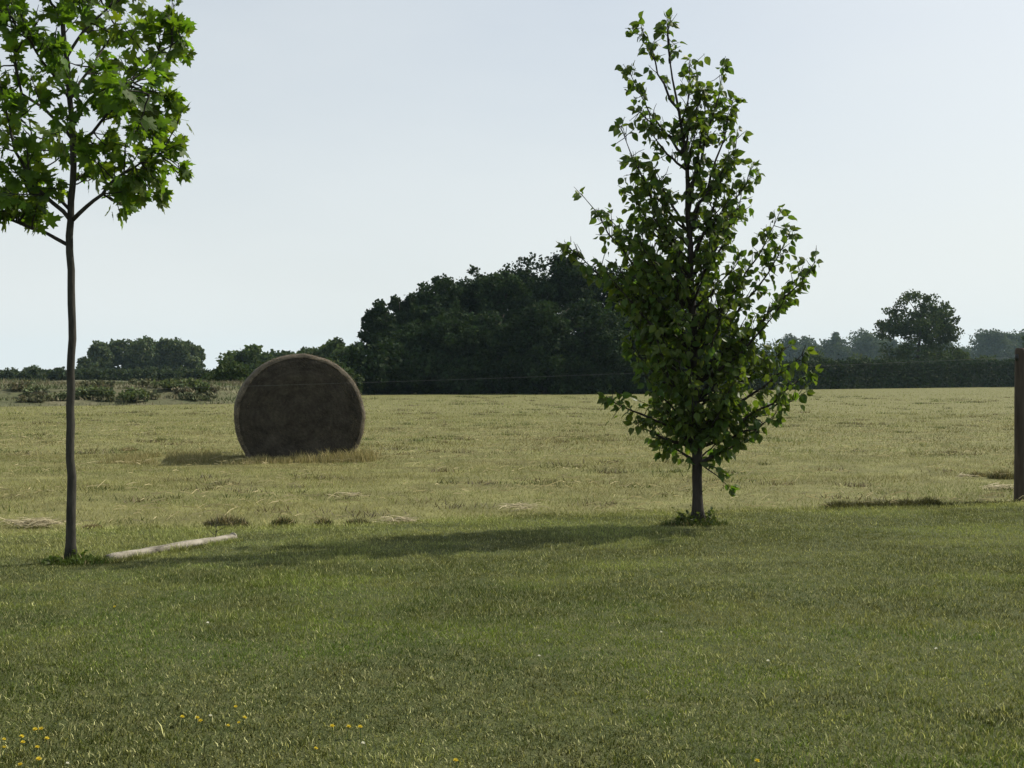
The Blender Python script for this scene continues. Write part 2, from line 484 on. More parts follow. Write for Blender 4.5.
tag(straw_g.build('loose_straw', M_straw), 'pale loose straws scattered over the stubble', 'straw', kind='stuff')

# ------------------------------------------------------------------ leaf templates
def mirror_leaf(half, centre, fold=0.0, curl=0.0, petiole=0.0):
    right = half; left = [(-x, y) for x, y in half[-2:0:-1]]
    out = right + left
    pts = [centre] + out
    v = [(x, y, fold * abs(x) - curl * y * y - 0.25 * curl * abs(x)) for x, y in pts]
    n = len(out)
    f = [(0, 1 + i, 1 + (i + 1) % n) for i in range(n)]
    if petiole:
        b = len(v)
        v += [(-0.012, -petiole, petiole * 0.3), (0.012, -petiole, petiole * 0.3), (0.012, 0.02, 0), (-0.012, 0.02, 0)]
        f += [(b, b + 1, b + 2), (b, b + 2, b + 3)]
    return np.array(v), np.array(f)

PEAR = mirror_leaf([(0, 0), (0.20, 0.06), (0.36, 0.30), (0.32, 0.58), (0.14, 0.84), (0, 1.02)], (0, 0.45), 0.35, 0.22, 0.45)
MAPLE = mirror_leaf([(0, 0), (0.10, -0.09), (0.36, -0.06), (0.27, 0.12), (0.60, 0.26), (0.47, 0.36), (0.52, 0.56), (0.24, 0.46),
                     (0.18, 0.56), (0.22, 0.76), (0.10, 0.78), (0, 1.02)], (0, 0.30), -0.12, 0.22, 0.5)
RHOMB = (np.array([(0, 0, 0), (0.42, 0.5, 0.06), (0, 1.0, -0.08), (-0.42, 0.5, 0.06)]), np.array([(0, 1, 2), (0, 2, 3)]))

def tint(base, n, var=0.35, hue=0.15):
    base = np.asarray(base)
    c = base[None] * (1 - var / 2 + var * rng.random((n, 1)))
    c[:, 0] *= 1 + hue * (rng.random(n) - 0.3); c[:, 2] *= 1 + hue * (rng.random(n) - 0.5)
    return c

# ------------------------------------------------------------------ near trees
def grow(trunk, branches, leaf, leaf_scale, leaf_tint, wood, leaves, per_m, droop, twig, cluster, br=0.012, face_up=0.6, start=0.22, single=0, leaf_m=None, root=None):
    """trunk: dense path; branches: (start point, tip point, rise). Adds limbs to wood, foliage to leaves."""
    pos, axs, nrm = [], [], []
    for (p0, p2, rise, r0) in branches:
        p0 = np.asarray(p0, float); p2 = np.asarray(p2, float)
        L = np.linalg.norm(p2 - p0)
        mid = p0 * 0.5 + p2 * 0.5; mid = mid + np.array([0, 0, -rise * L])
        q = bez(p0, mid, p2, 9, 0.012 * L)
        wood.add(*tube(q, np.linspace(r0, 0.0022, 9), 5, 0.05))
        m = max(3, int(L * per_m))
        ts = start + (1 - start) * rng.random(m) ** 0.8
        for t in ts:
            k = t * 8; i = min(int(k), 7); c = q[i] * (1 - (k - i)) + q[i + 1] * (k - i)
            along = norm(q[i + 1] - q[i])
            off = norm(along * 0.6 + rng.normal(size=3) * 0.7 + np.array([0, 0, 0.25]))
            tl = twig * (0.25 + rng.random())
            e = c + off * tl
            if tl > 0.06:
                wood.add(*tube(np.array([c, (c + e) / 2 + rng.normal(size=3) * 0.006, e]), [0.0035, 0.0026, 0.0016], 3, 0, False))
            for _ in range(cluster + int(rng.random() * 2)):
                lp = c + (e - c) * (0.35 + 0.65 * rng.random())
                out = norm(off * 0.5 + rng.normal(size=3) * 0.6)
                out[2] -= droop * (0.5 + rng.random())
                pos.append(lp + norm(out) * leaf_scale * 0.3); axs.append(norm(out))
                nv = rng.normal(size=3) * (1 - face_up); nv[2] += face_up
                nrm.append(norm(nv))
        # leaves at the tip
        al = norm(q[-1] - q[-2])
        for _ in range(4):
            out = norm(al * 0.8 + rng.normal(size=3) * 0.5); out[2] -= droop * 0.6
            pos.append(q[-1] + norm(out) * leaf_scale * 0.25); axs.append(norm(out))
            nv = rng.normal(size=3) * (1 - face_up); nv[2] += face_up; nrm.append(norm(nv))
    pos, axs, nrm = np.array(pos), np.array(axs), np.array(nrm)
    bad = np.abs(np.sum(axs * nrm, 1)) > 0.97
    nrm[bad] += np.array([0.5, 0.3, 0])
    n = len(pos)
    sc_ = leaf_scale * (0.55 + 0.6 * rng.random(n))
    tc_ = tint(leaf_tint, n, 0.6, 0.4)
    px_ = 512 + F * pos[:, 0] / pos[:, 1]; py_ = HY - F * (pos[:, 2] - EYE) / pos[:, 1]
    inview = (px_ > 4) & (px_ < 1020) & (py_ > 4)
    order = np.argsort(np.where(inview, pos[:, 1], 99.0))
    pick = order[:single]; rest = np.ones(n, bool); rest[pick] = False
    leaves.add(*place(leaf[0], leaf[1], pos[rest], axs[rest], nrm[rest], sc_[rest], tc_[rest]))
    if single:
        ms = []
        for q in range(6):
            ms.append(Geo().add(leaf[0], leaf[1], tc_[pick[q]]).mesh('leaf', leaf_m))
        ax_ = norm(axs); sd_ = norm(np.cross(ax_, nrm)); nn_ = np.cross(sd_, ax_); pl = np.array(root.location)
        for q, i in enumerate(pick):
            o = bpy.data.objects.new('leaf', ms[q % 6])
            m4 = np.eye(4); m4[:3, 0] = sd_[i] * sc_[i]; m4[:3, 1] = ax_[i] * sc_[i]; m4[:3, 2] = nn_[i] * sc_[i]; m4[:3, 3] = pos[i] - pl
            col.objects.link(o); o.parent = root; o.matrix_local = Matrix(m4.tolist())
    return n

# ---- right tree: young, ovate leaves, branched almost to the ground
D = 7.75
def T(px, py, dd=0.0): return P(px, py, D + dd)
base_r = G(698, 520); base_r[2] = float(lz(base_r[0], base_r[1]))
tk = [T(698, 524), T(698, 515), T(697.5, 490), T(697, 450), T(695.5, 400), T(694, 350), T(691, 290), T(689, 230), T(686, 170), T(681, 120), T(672, 80), T(667, 40), T(667, 18)]
trunk_path = interp(tk, 34)
trunk_path[1:, :2] += rng.normal(size=(33, 2)) * 0.0035
def trunk_at(py):
    i = int(np.argmin(np.abs((EYE - (py - HY) / F * D) - trunk_path[:, 2]))); return trunk_path[i]
rad = np.interp(trunk_path[:, 2], [-0.02, 0.03, 0.12, 0.6, 1.2, 2.2, 3.0, 3.55], [0.066, 0.052, 0.034, 0.038, 0.030, 0.018, 0.008, 0.002])
t_r = thing('fruit_tree', base_r, 'young bushy tree with glossy oval leaves standing at the lawn edge, right of centre', 'tree')
Geo().add(*tube(trunk_path, rad, 10, 0.03)).build('trunk', M_bark_d, t_r, smooth=True)
wood, leaves = Geo(), Geo()
ex = [(330, 566, 246, -.1), (305, 581, 194, .1), (285, 604, 214, .25), (255, 621, 128, -.1), (240, 632, 160, .15), (150, 629, 72, 0), (110, 641, 26, .05), (140, 637, 110, -.15),
      (60, 668, 20, 0), (150, 690, 60, .05), (200, 722, 68, 0), (225, 733, 100, .1), (215, 705, 90, -.1), (270, 737, 130, -.1), (285, 751, 166, 0), (300, 742, 190, .2), (340, 779, 214, 0), (350, 790, 232, .15),
      (370, 815, 262, -.05), (385, 800, 272, .2), (390, 785, 300, -.2), (400, 790, 345, .1), (425, 815, 372, -.1), (420, 806, 352, -.3), (435, 805, 392, .1), (450, 775, 418, -.1), (462, 748, 436, 0), (455, 735, 442, .2),
      (430, 606, 396, 0), (440, 634, 423, -.1), (405, 630, 345, .1), (375, 612, 285, .1), (350, 600, 262, -.2), (455, 664, 438, .1), (445, 650, 405, .2), (360, 625, 255, .3),
      (410, 660, 350, -.35), (380, 725, 300, -.4), (430, 740, 370, -.4)]
br = []
for (sy, tx, ty, dd) in ex:
    p0 = trunk_at(sy); tip = T(tx, ty, dd)
    br.append((p0, tip, 0.10 if ty > 380 else 0.16, 0.011 if sy < 200 else 0.016))
# the rest of the crown, in the round
for k in range(74):
    z = 0.72 + 2.3 * rng.random() ** 1.05
    rr = np.interp(z, [0.55, 0.85, 1.1, 1.4, 1.8, 2.1, 2.5, 3.0, 3.5], [0.20, 0.46, 0.58, 0.50, 0.60, 0.58, 0.40, 0.28, 0.05]) * (0.55 + 0.45 * rng.random())
    azk = rng.random() * 2 * np.pi
    c = trunk_path[int(np.argmin(np.abs(trunk_path[:, 2] - z)))]
    tip = np.array([c[0] + rr * math.cos(azk), c[1] - 0.05 + 0.68 * rr * math.sin(azk), z])
    z0 = max(0.52, z - rr * (0.7 + 0.7 * rng.random()))
    p0 = trunk_path[int(np.argmin(np.abs(trunk_path[:, 2] - z0)))]
    br.append((p0, tip, 0.14, 0.011))
nl = grow(trunk_path, br, PEAR, 0.063, (0.062, 0.104, 0.026), wood, leaves, 39, 0.95, 0.11, 2, face_up=0.3, start=0.18, single=300, leaf_m=M_pear, root=t_r)
# drooping sucker twig by the trunk
sk = []
p0 = trunk_at(462)
for (tx, ty, dd) in ((733, 430, -.05), (729, 488, -.06), (718, 470, -.1)):
    sk.append((p0, T(tx, ty, dd), -0.10, 0.007))
grow(trunk_path, sk, PEAR, 0.08, (0.075, 0.12, 0.03), wood, leaves, 12, 0.6, 0.05, 1, face_up=0.35, start=0.5)
wood.build('limbs', M_bark_d, t_r, smooth=True)
tag(leaves.build('crown', M_pear, t_r), kind='stuff')
print('fruit tree leaves', nl)

# ---- left tree: slender maple on a clean stem
D = 6.15
base_l = G(70, 557); base_l[2] = float(lz(base_l[0], base_l[1]))
tk = [T(70, 562), T(70, 553), T(71, 520), T(71, 470), T(70, 420), T(71.5, 370), T(73, 320), T(71, 275), T(69.5, 240), T(72, 200), T(74, 165), T(72, 120), T(68, 70), T(64, 30), T(62, 0), T(60, -60), T(62, -140), T(60, -210)]
trunk_path = interp(tk, 46)
trunk_path[1:, :2] += rng.normal(size=(45, 2)) * 0.0025
rad = np.interp(trunk_path[:, 2], [-0.02, 0.03, 0.12, 0.6, 1.7, 2.4, 3.2, 4.25], [0.040, 0.032, 0.0255, 0.0228, 0.0195, 0.016, 0.011, 0.003])
t_l = thing('maple_tree', base_l, 'slender young maple with lobed leaves on a tall bare grey stem at the left', 'tree')
Geo().add(*tube(trunk_path, rad, 10, 0.03)).build('trunk', M_bark_g, t_l, smooth=True)
wood, leaves = Geo(), Geo()
def limb(pts, r0):
    q = interp(pts, 12); q[1:-1] += rng.normal(size=(10, 3)) * 0.004
    wood.add(*tube(q, np.linspace(r0, 0.004, 12), 6, 0.04)); return q
limbs = [limb([T(68, 245), T(55, 236), T(38, 228), T(15, 223), T(-15, 205, .05), T(-45, 170, .1)], 0.012),
         limb([T(71, 221), T(60, 208, -.03), T(50, 197, -.06), T(35, 188, -.1), T(15, 150, -.2), T(5, 100, -.25)], 0.013),
         limb([T(72, 212), T(62, 200, .05), T(52, 188, .1), T(38, 165, .2), T(30, 120, .3)], 0.010),
         limb([T(73, 220), T(85, 208, -.02), T(96, 200, -.03), T(112, 183, -.05), T(138, 165, -.05), T(160, 155, -.05)], 0.012),
         limb([T(74, 150), T(88, 138), T(105, 118, .05), T(135, 80, .1), T(152, 60, .12), T(172, 46, .1)], 0.011),
         limb([T(73, 140), T(60, 125), T(40, 105), T(22, 95), T(16, 60), T(15, 10)], 0.011),
         limb([T(72, 130), T(85, 105, -.15), T(115, 80, -.3), T(150, 95, -.4)], 0.010),
         limb([T(62, 14), T(52, 4), T(40, -20), T(20, -70), T(5, -110)], 0.009),
         limb([T(66, 60), T(85, 30, .1), T(120, 0, .2), T(150, -40, .2)], 0.009),
         limb([T(70, 100), T(90, 70, .25), T(110, 40, .45), T(125, -10, .6)], 0.009),
         limb([T(70, 100), T(50, 70, -.25), T(30, 40, -.45), T(-10, 0, -.5)], 0.009),
         limb([T(64, 20), T(85, -20, -.2), T(120, -60, -.3), T(160, -80, -.3)], 0.008),
         limb([T(62, 0), T(75, -60, .2), T(95, -120, .3)], 0.007)]
br = []
for q in limbs:
    for k in range(8):
        i = 3 + int(rng.random() * 8.9)
        c = q[i]; al = norm(q[min(i + 1, 11)] - q[max(i - 1, 0)])
        tip = c + norm(al * 0.7 + rng.normal(size=3) * 0.55 + np.array([0, 0, 0.2])) * (0.10 + 0.18 * rng.random())
        if tip[2] < 1.88: tip[2] = 1.88 + 0.1 * rng.random()
        tip[0] = min(tip[0], P(160, 0, D)[0] + 0.04 * rng.normal())
        br.append((c, tip, 0.05, 0.005))
for (tx, ty, dd) in ((184, 36, .1), (168, 55, .05), (165, 95, 0), (174, 146, -.05), (155, 150, -.1), (120, 185, -.03), (135, 172, -.1), (174, 20, .1), (150, 120, -.1), (20, 215, 0), (10, 205, -.1), (40, 180, -.1), (30, 205, .1), (0, 190, 0), (160, 75, -.1), (110, 150, .1), (175, 5, .1)):
    tip = T(tx, ty, dd)
    qq = np.concatenate(limbs); c = qq[int(np.argmin(np.linalg.norm(qq - tip, axis=1)))]
    br.append((c, tip, 0.05, 0.005)); br.append((c, tip + rng.normal(size=3) * 0.05, 0.05, 0.004))
for k in range(105):
    z = 1.98 + 2.0 * rng.random(); a_ = rng.random() * 6.283
    rr = (0.08 + 0.55 * rng.random()) * np.interp(z, [1.95, 2.3, 3.2, 4.1], [0.75, 1.0, 1.0, 0.4])
    c = trunk_path[int(np.argmin(np.abs(trunk_path[:, 2] - z)))]
    tip = np.array([c[0] + rr * math.cos(a_), c[1] + rr * math.sin(a_), z])
    qq = np.concatenate(limbs + [trunk_path[22:]]); c = qq[int(np.argmin(np.linalg.norm(qq - tip + np.array([0, 0, 0.06]), axis=1)))]
    br.append((c, tip, 0.05, 0.005))
nl = grow(trunk_path, br, MAPLE, 0.086, (0.076, 0.130, 0.027), wood, leaves, 23, 0.5, 0.075, 1, face_up=0.5, start=0.3, single=300, leaf_m=M_maple, root=t_l)
print('maple leaves', nl)
wood.build('limbs', M_bark_g, t_l, smooth=True)
tag(leaves.build('crown', M_maple, t_l), kind='stuff')

# ------------------------------------------------------------------ far trees
def crown_geo(geo, c, rx, ry, rz, nclump, per, leaf, base, clump_r, flat=0.75, skirt=0.0, gap=0.0, lobes=8, lobe_r=0.42):
    """foliage clumps over a lumpy ellipsoid; small leaf faces on each clump's shell"""
    n = nclump
    nl_ = lobes
    ld = norm(rng.normal(size=(nl_, 3)) * np.array([1, 1, 0.9]))
    ld[:, 2] = np.where(ld[:, 2] < -0.3, -ld[:, 2], ld[:, 2])
    ld[0] = (0.1, 0, 1)
    lr = lobe_r * (0.75 + 0.5 * rng.random(nl_))
    lc = ld * (1.0 - lr)[:, None]
    w_i = rng.integers(0, nl_, n)
    d = norm(rng.normal(size=(n, 3)))
    r = (0.45 + 0.55 * rng.random(n) ** 0.5)
    cen = np.asarray(c)[None] + (lc[w_i] + d * (r * lr[w_i])[:, None]) * np.array([rx, ry, rz])[None]
    if skirt > 0:
        m = int(n * skirt); a = rng.random(m) * 2 * np.pi; q = np.sqrt(rng.random(m))
        lo = np.stack([c[0] + np.cos(a) * rx * q * 1.0, c[1] + np.sin(a) * ry * q * 1.0, (c[2] - 0.3 * rz) * rng.random(m)], 1)
        cen = np.concatenate([cen, lo]); n = len(cen)
    cr = clump_r * (0.6 + 0.8 * rng.random(n))
    k = per
    dd = norm(rng.normal(size=(n, k, 3)))
    pos = cen[:, None, :] + dd * (cr[:, None, None] * (0.55 + 0.5 * rng.random((n, k, 1)))) * np.array([1, 1, flat])
    pos = pos.reshape(-1, 3)
    if gap: pos = pos[rng.random(len(pos)) > gap]
    pos[:, 2] = np.maximum(pos[:, 2], 0.1)
    N = len(pos)
    nrm = rng.normal(size=(N, 3)) + np.array([0, 0, 0.6]); ax = rng.normal(size=(N, 3)) + np.array([0, 0, -0.3])
    ctone = np.repeat(0.8 + 0.45 * rng.random(n), k)[:N] if not gap else 0.8 + 0.45 * rng.random(N)
    cl = tint(base, N, 0.5, 0.3) * ctone[:, None]
    geo.add(*place(RHOMB[0], RHOMB[1], pos, ax, norm(nrm), leaf * (0.6 + 0.8 * rng.random(N)), cl))

def far_tree(name, label, px, top, d, wpx, base=(0.05, 0.075, 0.028), group=None, base_z=0.0, nclump=42, per=120, leaf=0.28, trunk_frac=0.22, skirt=0.35, cat='tree', clump=0.24, gap=0.0, flat=0.75, lobes=9, lobe_r=0.42):
    x = (px - 512) / F * d
    H = EYE - (top - HY) / F * d - base_z
    W = wpx / F * d / 2
    o = thing(name, (x, d, base_z), label, cat, group)
    g_ = Geo(); tr = bez(np.array([x, d, base_z - 0.2]), np.array([x + 0.1 * W * rng.normal(), d, base_z + H * 0.4]), np.array([x + 0.1 * W * rng.normal(), d, base_z + H * 0.86]), 8, 0.01 * H)
    g_.add(*tube(tr, np.linspace(0.026 * H + 0.03, 0.02, 8), 7, 0.05))
    g_.build('trunk', M_bark_f, o, smooth=True)
    wl_ = Geo()
    for k in range(6):
        i = 2 + k % 5; a = rng.random() * 6.283
        e = tr[i] + np.array([math.cos(a) * W * 0.6, math.sin(a) * W * 0.6, H * 0.18])
        wl_.add(*tube(bez(tr[i], (tr[i] + e) / 2 + np.array([0, 0, -0.02 * H]), e, 5), np.linspace(0.01 * H + 0.01, 0.012, 5), 5))
    wl_.build('limbs', M_bark_f, o, smooth=True)
    c_ = Geo(); cz = base_z + H * (trunk_frac + (1 - trunk_frac) * 0.49); rz = H * (1 - trunk_frac) * 0.50
    crown_geo(c_, (x, d, cz), W * 0.97, W * 0.97, rz, nclump, per, leaf, base, clump * min(W, rz) * 1.1 + 0.05, flat, skirt, gap, lobes, lobe_r)
    c_.build('crown', M_far, o)
    return o

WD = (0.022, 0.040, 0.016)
WB = 'trees of the dark wood'
wood_list = [(379, 302, 74, 48), (403, 291, 78, 66), (436, 274, 77, 74), (470, 265, 80, 80), (500, 264, 74, 70), (528, 255, 79, 80), (566, 250, 76, 88), (606, 256, 79, 84), (645, 258, 77, 80), (678, 270, 79, 70), (705, 298, 80, 56),
             (412, 322, 70, 64), (455, 310, 69, 70), (498, 305, 70, 74), (545, 300, 69, 80), (592, 300, 70, 80), (640, 308, 71, 76), (388, 332, 69, 44)]
names_back = ['leftmost small tree of the dark wood, beside the bale', 'second tree from the left in the back row of the dark wood', 'third tree from the left in the back row of the dark wood',
              'fourth tree from the left in the back row of the dark wood', 'fifth tree from the left in the back row of the dark wood', 'tall tree at the step in the skyline of the dark wood',
              'tallest tree of the dark wood, on its skyline', 'tall dark tree of the wood just left of the bushy young tree', 'dark wood tree showing behind the left branches of the bushy young tree',
              'dark wood tree mostly hidden behind the bushy young tree', 'low tree at the right end of the dark wood, behind the bushy young tree',
              'low front tree of the dark wood, second from its left end', 'low front tree of the dark wood, third from its left end', 'low front tree at the middle of the dark wood, left of centre',
              'broad low front tree at the middle of the dark wood', 'broad low front tree of the dark wood left of the young tree', 'low front tree of the dark wood behind the young tree', 'lowest front tree at the left end of the dark wood']
for (px, top, d, w), lb in zip(wood_list, names_back):
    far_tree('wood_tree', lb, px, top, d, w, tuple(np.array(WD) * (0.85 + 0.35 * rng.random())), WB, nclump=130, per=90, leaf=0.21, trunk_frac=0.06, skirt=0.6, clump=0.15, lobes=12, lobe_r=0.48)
# undergrowth closing the foot of the wood
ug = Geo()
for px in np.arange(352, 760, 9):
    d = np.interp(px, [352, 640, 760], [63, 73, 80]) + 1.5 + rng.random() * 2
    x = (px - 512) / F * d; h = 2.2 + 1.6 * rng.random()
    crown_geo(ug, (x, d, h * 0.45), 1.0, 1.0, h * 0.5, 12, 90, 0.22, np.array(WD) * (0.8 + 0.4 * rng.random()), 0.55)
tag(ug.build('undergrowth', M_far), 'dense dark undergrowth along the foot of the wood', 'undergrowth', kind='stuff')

# trees between the bank and the wood, behind the bale
for (px, top, d, w, lb) in ((246, 344, 105, 56, 'rounded tree left of the bale top, in front of the hazy clump'), (278, 351, 110, 46, 'low tree just above the left shoulder of the bale'),
                            (308, 350, 115, 46, 'low tree peeping over the middle of the bale top'), (332, 341, 98, 44, 'rounded tree over the right shoulder of the bale'), (349, 345, 92, 30, 'tree joining the left end of the dark wood, right of the bale top')):
    far_tree('field_tree', lb, px, top, d, w, (0.055, 0.085, 0.034), 'trees seen over the bale', nclump=46, per=120, leaf=0.34, trunk_frac=0.1, skirt=0.6, clump=0.26)
for (px, top, d, w, lb) in ((232, 364, 57, 46, 'dark bush touching the left side of the bale'), (212, 374, 60, 34, 'small dark bush at the right end of the rough bank'), (262, 366, 66, 60, 'dark bush standing behind the bale on its left'), (330, 362, 64, 60, 'dark bush standing behind the bale on its right'), (296, 366, 66, 60, 'dark bush hidden behind the middle of the bale')):
    far_tree('field_bush', lb, px, top, d, w, (0.042, 0.066, 0.026), 'dark bushes around the bale', nclump=34, per=120, leaf=0.2, trunk_frac=0.02, skirt=0.8, cat='bush', clump=0.3)

# hazy clump on the left
for (px, top, d, w, lb) in ((100, 342, 168, 30, 'left tree of the hazy grey green clump'), (118, 338, 172, 36, 'second tree from the left in the hazy clump'), (142, 334, 170, 40, 'tallest tree at the middle of the hazy clump'), (163, 339, 172, 32, 'fourth tree from the left in the hazy clump'), (182, 338, 170, 34, 'fifth tree from the left in the hazy clump'), (196, 348, 172, 22, 'small right end tree of the hazy clump')):
    far_tree('distant_tree', lb, px, top, d, w, (0.065, 0.090, 0.045), 'trees of the hazy clump beyond the bank', nclump=50, per=110, leaf=0.42, trunk_frac=0.05, skirt=0.8, clump=0.25, gap=0.05)
for (px, top, d, w, lb) in ((-60, 369, 200, 40, 'low bush at the far left end of the horizon'), (10, 370, 190, 34, 'low far bush at the left edge of the picture'), (35, 367, 200, 30, 'rounded far bush left of the maple stem'), (62, 369, 190, 34, 'far bush just behind the maple stem'), (85, 357, 160, 18, 'small dark tree between the maple stem and the hazy clump')):
    far_tree('distant_bush', lb, px, top, d, w, (0.055, 0.078, 0.040), 'far bushes at the left horizon', nclump=24, per=80, leaf=0.42, trunk_frac=0.04, skirt=0.6, cat='bush', clump=0.3)

# lone tree on the right and its companions
far_tree('lone_tree', 'airy lone tree rising above the hedge on the right', 918, 291, 126, 82, (0.045, 0.068, 0.026), None, nclump=170, per=70, leaf=0.27, trunk_frac=0.12, skirt=0.35, clump=0.13, gap=0.05, lobes=26, lobe_r=0.36)
far_tree('roadside_tree', 'dark tree cut off by the right edge, behind the fence post', 1034, 318, 120, 42, (0.045, 0.068, 0.026), None, nclump=40, per=90, leaf=0.27, trunk_frac=0.2, skirt=0.2, clump=0.16)
for (px, top, d, w, lb) in ((902, 348, 128, 30, 'dense dark shrub under the left of the lone tree'), (938, 350, 130, 34, 'dense dark shrub under the right of the lone tree'), (958, 349, 134, 26, 'greenish shrub right of the lone tree, above the hedge'), (985, 356, 133, 30, 'low shrub above the hedge near the fence post'), (858, 354, 150, 44, 'low green bush above the hedge left of the lone tree'), (815, 352, 140, 36, 'dark bush beside the right branches of the young tree')):
    far_tree('hedge_shrub', lb, px, top, d, w, (0.055, 0.080, 0.030), 'shrubs growing over the hedge', nclump=30, per=90, leaf=0.27, trunk_frac=0.03, skirt=0.8, cat='shrub', clump=0.3)

# clipped hedge
hp = [(705, 391.0, 0), (820, 389.3, 0), (1010, 387.0, 0), (1180, 385.5, 0)]
hpts = np.array([G(a, b) for a, b, _ in hp])
hedge_path = interp(hpts, 70)
hroot = thing('clipped_hedge', hedge_path[28], 'long dark clipped hedge along the far right side of the field', 'hedge')
hg, hc = Geo(), Geo()
tang = norm(np.gradient(hedge_path, axis=0)); hn = np.stack([-tang[:, 1], tang[:, 0], tang[:, 2]], 1)
top_py = np.interp(512 + F * hedge_path[:, 0] / hedge_path[:, 1], [700, 820, 900, 1010, 1180], [364, 363, 361.5, 361.5, 361])
Hh = EYE - (top_py - HY) / F * hedge_path[:, 1]
prof = [(0, 0), (0.05, 0.5), (0.12, 0.97), (1.2, 0.97), (1.3, 0.5), (1.35, 0)]
V = np.concatenate([hedge_path + hn * a + np.stack([0 * Hh, 0 * Hh, Hh * b - 0.1], 1) + rng.normal(size=(70, 3)) * 0.05 for a, b in prof])
Fs = []
for i in range(5):
    for j in range(69):
        A = i * 70 + j; Fs += [(A, A + 1, A + 71), (A, A + 71, A + 70)]
hc.add(V, Fs)
hc.build('branch_core', noise_mat('hedge_core', (0.012, 0.016, 0.008), (0.03, 0.038, 0.016), 2, 0.95, 0.3), hroot, colour=False)
n = 26000
u = rng.random(n) * 69; i = u.astype(int); f_ = (u - i)[:, None]
b0 = hedge_path[i] * (1 - f_) + hedge_path[np.minimum(i + 1, 69)] * f_
hh_ = (Hh[i] * (1 + 0.10 * (N2(u, u * 0, 1.3) - 0.5) + 0.10 * (N3(u, u * 0 + 5, 0.35) - 0.5)))[:, None]
shoot = rng.random(n) < 0.02; hh_[shoot] *= 1 + 0.16 * rng.random((shoot.sum(), 1))
onTop = rng.random(n) < 0.3
off = np.where(onTop[:, None], rng.random((n, 1)) * 1.3, rng.normal(-0.03, 0.10, (n, 1)))
zz = np.where(onTop[:, None], hh_ * (0.97 + 0.05 * rng.normal(size=(n, 1))), hh_ * rng.random((n, 1)))
pos = b0 + hn[i] * off; pos[:, 2] = np.maximum(zz[:, 0], 0.06)
hg.add(*place(RHOMB[0], RHOMB[1], pos, rng.normal(size=(n, 3)), rng.normal(size=(n, 3)) + np.array([0, -0.4, 0.4]), 0.16 + 0.16 * rng.random(n), tint((0.020, 0.034, 0.016), n, 0.6, 0.3)))
hg.build('foliage', M_far, hroot)

# rough bank on the left
bx = np.arange(-42, -9.9, 0.5); bt = np.linspace(0, 1, 26)
X, Tt = np.meshgrid(bx, bt)
front = np.interp(512 + F * X / 43.0, [-500, 0, 200, 300], [37.5, 40.5, 44.5, 48.0])
Y = front - 0.5 + Tt * 45
rise = sstep(0.0, 0.10, Tt)
fade = sstep(-10.2, -13.5, X)
Z = -0.06 + (0.80 * rise * (0.85 + 0.3 * N1(X, Y, 5)) + 0.14 * (N2(X, Y, 1.4) - 0.5) * rise) * fade
V = np.stack([X, Y, Z], -1).reshape(-1, 3); nx = len(bx)
i, j = np.meshgrid(np.arange(len(bt) - 1), np.arange(nx - 1), indexing='ij'); a = (i * nx + j).ravel()
tag(Geo().add(V, np.concatenate([np.stack([a, a + 1, a + nx + 1], 1), np.stack([a, a + nx + 1, a + nx], 1)])).build('grass_bank', M_bank, smooth=True, colour=False), kind='structure')
bg = Geo(); n = 34000
ii = rng.integers(0, len(bt) * nx, n); ii = ii[(Tt.ravel()[ii] < 0.30)]
while len(ii) < 30000:
    q = rng.integers(0, len(bt) * nx, n); ii = np.concatenate([ii, q[Tt.ravel()[q] < 0.30]])
x = X.ravel()[ii] + rng.normal(size=len(ii)) * 0.3; y = Y.ravel()[ii] + rng.normal(size=len(ii)) * 0.9; z = Z.ravel()[ii] - 0.05
k = (y > front.ravel()[ii] - 0.6) & (x < -11); x, y, z = x[k], y[k], z[k]
aa = N1(x, y * 2, 3.0); bb = N2(x, y, 1.0)
c = mixc(np.array([0.17, 0.155, 0.10]), np.array([0.095, 0.118, 0.052]), sstep(0.4, 0.62, 0.6 * aa + 0.4 * bb)) * (0.6 + 0.7 * rng.random((len(x), 1)))
blades(bg, x, y, z, 0.09 + 0.24 * rng.random(len(x)) * (0.3 + bb), 0.035 + 0.03 * rng.random(len(x)), 0.2 + 0.7 * rng.random(len(x)), c, False)
for _ in range(80):
    jx = -41 + 30 * rng.random(); fr = float(np.interp(512 + F * jx / 43.0, [-500, 0, 200, 300], [37.5, 40.5, 44.5, 48.0]))
    jy = fr + 0.4 + 3.0 * rng.random(); jz = 0.8 * float(sstep(0, 0.1, (jy - fr + 0.5) / 45)) * float(sstep(-10.2, -13.5, jx))
    r_ = 0.25 + 0.55 * rng.random(); hh_b = 0.07 + 0.15 * rng.random()
    cb = (np.array([0.10, 0.130, 0.060]), np.array([0.08, 0.10, 0.055]), np.array([0.13, 0.13, 0.08]), np.array([0.11, 0.125, 0.07]))[int(rng.random() * 4)]
    crown_geo(bg, (jx, jy, jz + hh_b * 0.4), r_, r_ * 0.7, hh_b, 6, 40, 0.11, cb, 0.16, lobes=3)
tag(bg.build('bank_scrub', M_straw), 'rough mixed scrub and dry grass on the bank', 'scrub', kind='stuff')
for (px, py, w, h, lb) in ((97, 396, 40, 10, 'low scrub patch on the bank right of the maple stem'), (165, 391, 40, 14, 'pale green bush high on the bank'), (190, 394, 36, 16, 'greenish bush near the right end of the bank'), (135, 397, 34, 8, 'small low bush at the foot of the bank')):
    d = 43.5 if py > 394 else 46
    far_tree('bank_bush', lb, px, py - h * 0.85, d, w, (0.095, 0.125, 0.060), 'bushes on the rough bank', base_z=0.12 if py > 394 else 0.45, nclump=22, per=70, leaf=0.12, trunk_frac=0.0, skirt=0.0, cat='bush', clump=0.34, lobes=7)

